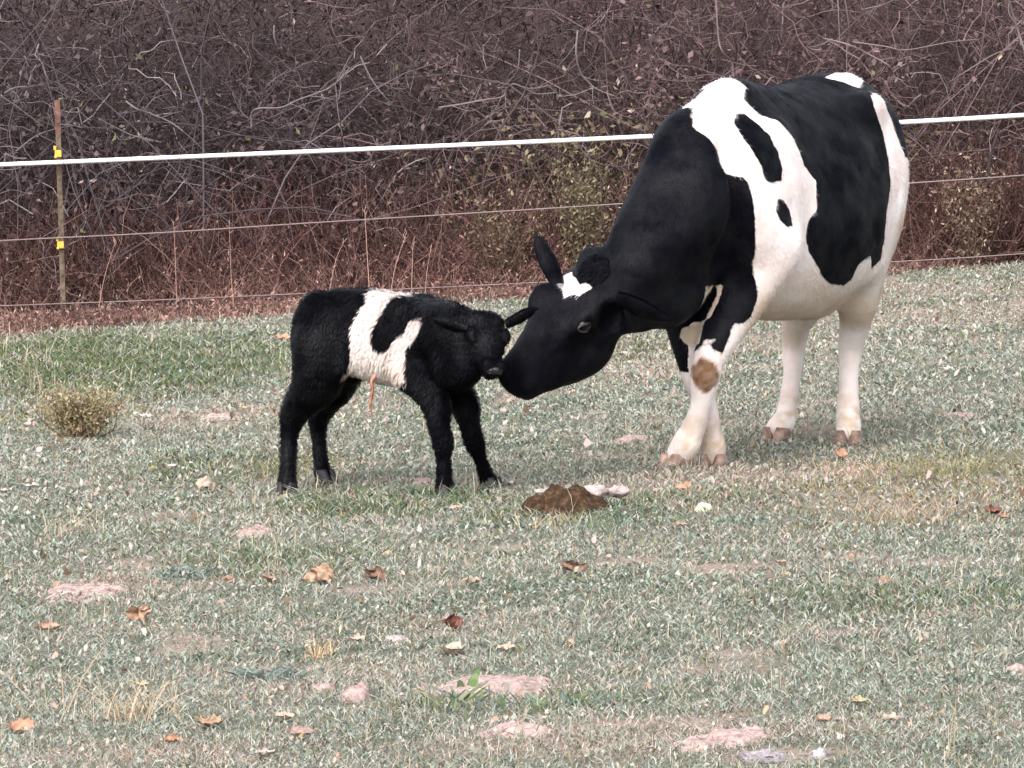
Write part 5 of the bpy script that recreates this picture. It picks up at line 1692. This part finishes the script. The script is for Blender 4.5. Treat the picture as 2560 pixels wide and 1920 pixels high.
def tuft(name, label, px, py, n, h, cols, spread, seed, lean=0.5, group=None, width=0.0011):
    """a tuft of separate long blades from one root"""
    g = G(px, py)
    r = np.random.default_rng(seed)
    root = empty(name, g)
    mat = bpy.data.materials.get('tuft_blades') or attr_material('tuft_blades', 0.7, 0.2, 0.2)
    tag(root, label, 'weed' if name == 'green_weed' else 'grass tuft', group)
    V, F, C = [], [], []
    for i in range(n):
        b = g + np.array([spread * r.normal(), spread * r.normal(), -0.004])
        d = np.array([lean * r.normal(), lean * r.normal(), 1.0])
        L = h * (0.4 + 0.7 * r.random())
        s = unit(np.cross(d, [0.2, 1, 0])) * width * (0.7 + 0.6 * r.random())
        m1, m2 = b + d * L * 0.45, b + d * L * 0.8 + np.array([d[0], d[1], -0.15]) * L * 0.15
        t = b + d * L + np.array([d[0] * 0.6, d[1] * 0.6, -0.35]) * L * 0.3
        k = len(V)
        V += [b - s, b + s, m1 + s, m1 - s, m2 + s * 0.7, m2 - s * 0.7, t]
        F += [[k, k + 1, k + 2], [k, k + 2, k + 3], [k + 3, k + 2, k + 4], [k + 3, k + 4, k + 5], [k + 5, k + 4, k + 6]]
        C += [np.array(cols[r.integers(len(cols))]) * (0.7 + 0.6 * r.random())] * 7
        if n <= 8:
            mesh_obj('leaf_blade' if name == 'green_weed' else 'stalk', np.array(V), np.array(F), mat, root, True, {'tint': np.array(C)})
            V, F, C = [], [], []
    if n > 8:
        o = mesh_obj('blades', np.array(V), np.array(F), mat, root, True, {'tint': np.array(C)})
        o['kind'] = 'stuff'
    return root

def build_tufts():
    straw = [(0.46, 0.38, 0.27), (0.40, 0.31, 0.21), (0.34, 0.25, 0.16)]
    green = [(0.10, 0.16, 0.06), (0.14, 0.18, 0.09), (0.20, 0.22, 0.12)]
    blue = [(0.10, 0.14, 0.12), (0.14, 0.18, 0.155), (0.20, 0.24, 0.21)]
    gp = 'tufts standing out of the turf'
    tuft('dry_grass_tuft', 'tuft of long straw blades at the left of the near hind leg of the calf', 700, 1190, 40, 0.10, straw + green, 0.05, 71, group=gp)
    tuft('dry_grass_tuft', 'tuft of dry straw grass in the lower left corner', 330, 1800, 60, 0.11, straw, 0.06, 72, group=gp)
    tuft('dry_grass_tuft', 'two tall straw stalks above the flat tan leaf', 690, 1445, 5, 0.20, straw, 0.02, 73, 0.12, gp)
    tuft('dry_grass_tuft', 'spray of orange-straw grass above the lumpy pink clod', 800, 1650, 26, 0.07, [(0.55, 0.36, 0.18), (0.48, 0.33, 0.2)], 0.02, 74, group=gp)
    tuft('dry_grass_tuft', 'spray of tan straw behind the orange leaf at the hind hoof', 2140, 1190, 60, 0.075, [(0.44, 0.33, 0.25), (0.38, 0.28, 0.21)], 0.07, 75, group=gp)
    tuft('green_grass_tuft', 'fresh green tuft right of the wide pink dirt patch', 1430, 1770, 60, 0.045, blue + green, 0.05, 76, 0.7, gp, 0.0028)
    tuft('green_grass_tuft', 'green tuft along the front edge of the wide pink dirt patch', 1180, 1770, 60, 0.055, blue + green, 0.06, 77, 0.7, gp, 0.003)
    tuft('green_weed', 'broad green dock leaf over the wide pink dirt patch', 1160, 1735, 4, 0.07, green, 0.008, 78, 0.25, None, 0.010)
    tuft('green_weed', 'blue-green weed rosette above the flat tan leaf', 490, 1440, 220, 0.032, blue, 0.06, 79, 1.0, None, 0.0022)
    tuft('green_weed', 'blue-green weed rosette left of the pink clods', 690, 1700, 240, 0.032, blue, 0.06, 80, 1.0, None, 0.0022)
    tuft('green_grass_tuft', 'dark green tuft in front of the brown mound', 1500, 1330, 80, 0.06, green + blue, 0.07, 81, 0.7, gp)
    tuft('dry_grass_tuft', 'straw fringe along the foot of the brown mound', 1390, 1320, 50, 0.07, straw, 0.06, 82, 0.5, gp)
    tuft('dry_grass_tuft', 'lone tall straw stalk near the bottom right corner', 2388, 1900, 3, 0.15, straw, 0.01, 83, 0.12, gp)
    tuft('dry_grass_tuft', 'long slanting straw stalks left of the lower left leaves', 150, 1790, 6, 0.22, straw, 0.04, 84, 0.55, gp)
    tuft('dry_grass_tuft', 'pale straw tuft at the left below the weed bush', 180, 1330, 30, 0.09, straw, 0.06, 85, 0.5, gp)
    tuft('green_grass_tuft', 'yellow-green tuft right of the cow in the right-hand grass', 2380, 1190, 120, 0.09, [(0.20, 0.20, 0.09), (0.26, 0.24, 0.12), (0.18, 0.17, 0.08)], 0.13, 86, 0.6, gp)
    tuft('dry_grass_tuft', 'brown straw tuft at the right, below the yellow-green tuft', 2260, 1300, 90, 0.09, [(0.27, 0.20, 0.14), (0.36, 0.28, 0.2)], 0.12, 87, 0.6, gp)
    tuft('dry_grass_tuft', 'tall pale stalks left of the weed bush at the grass edge', 88, 990, 8, 0.26, straw, 0.02, 88, 0.1, gp)

# ------------------------------------------------------------------ assemble: setting, animals, fence, then the small things
build_ground()
build_thicket()
make_cow()
make_calf()
build_branches()
build_bushes()
build_fence()
build_litter()
build_tufts()
build_grass()
build_crumbs()
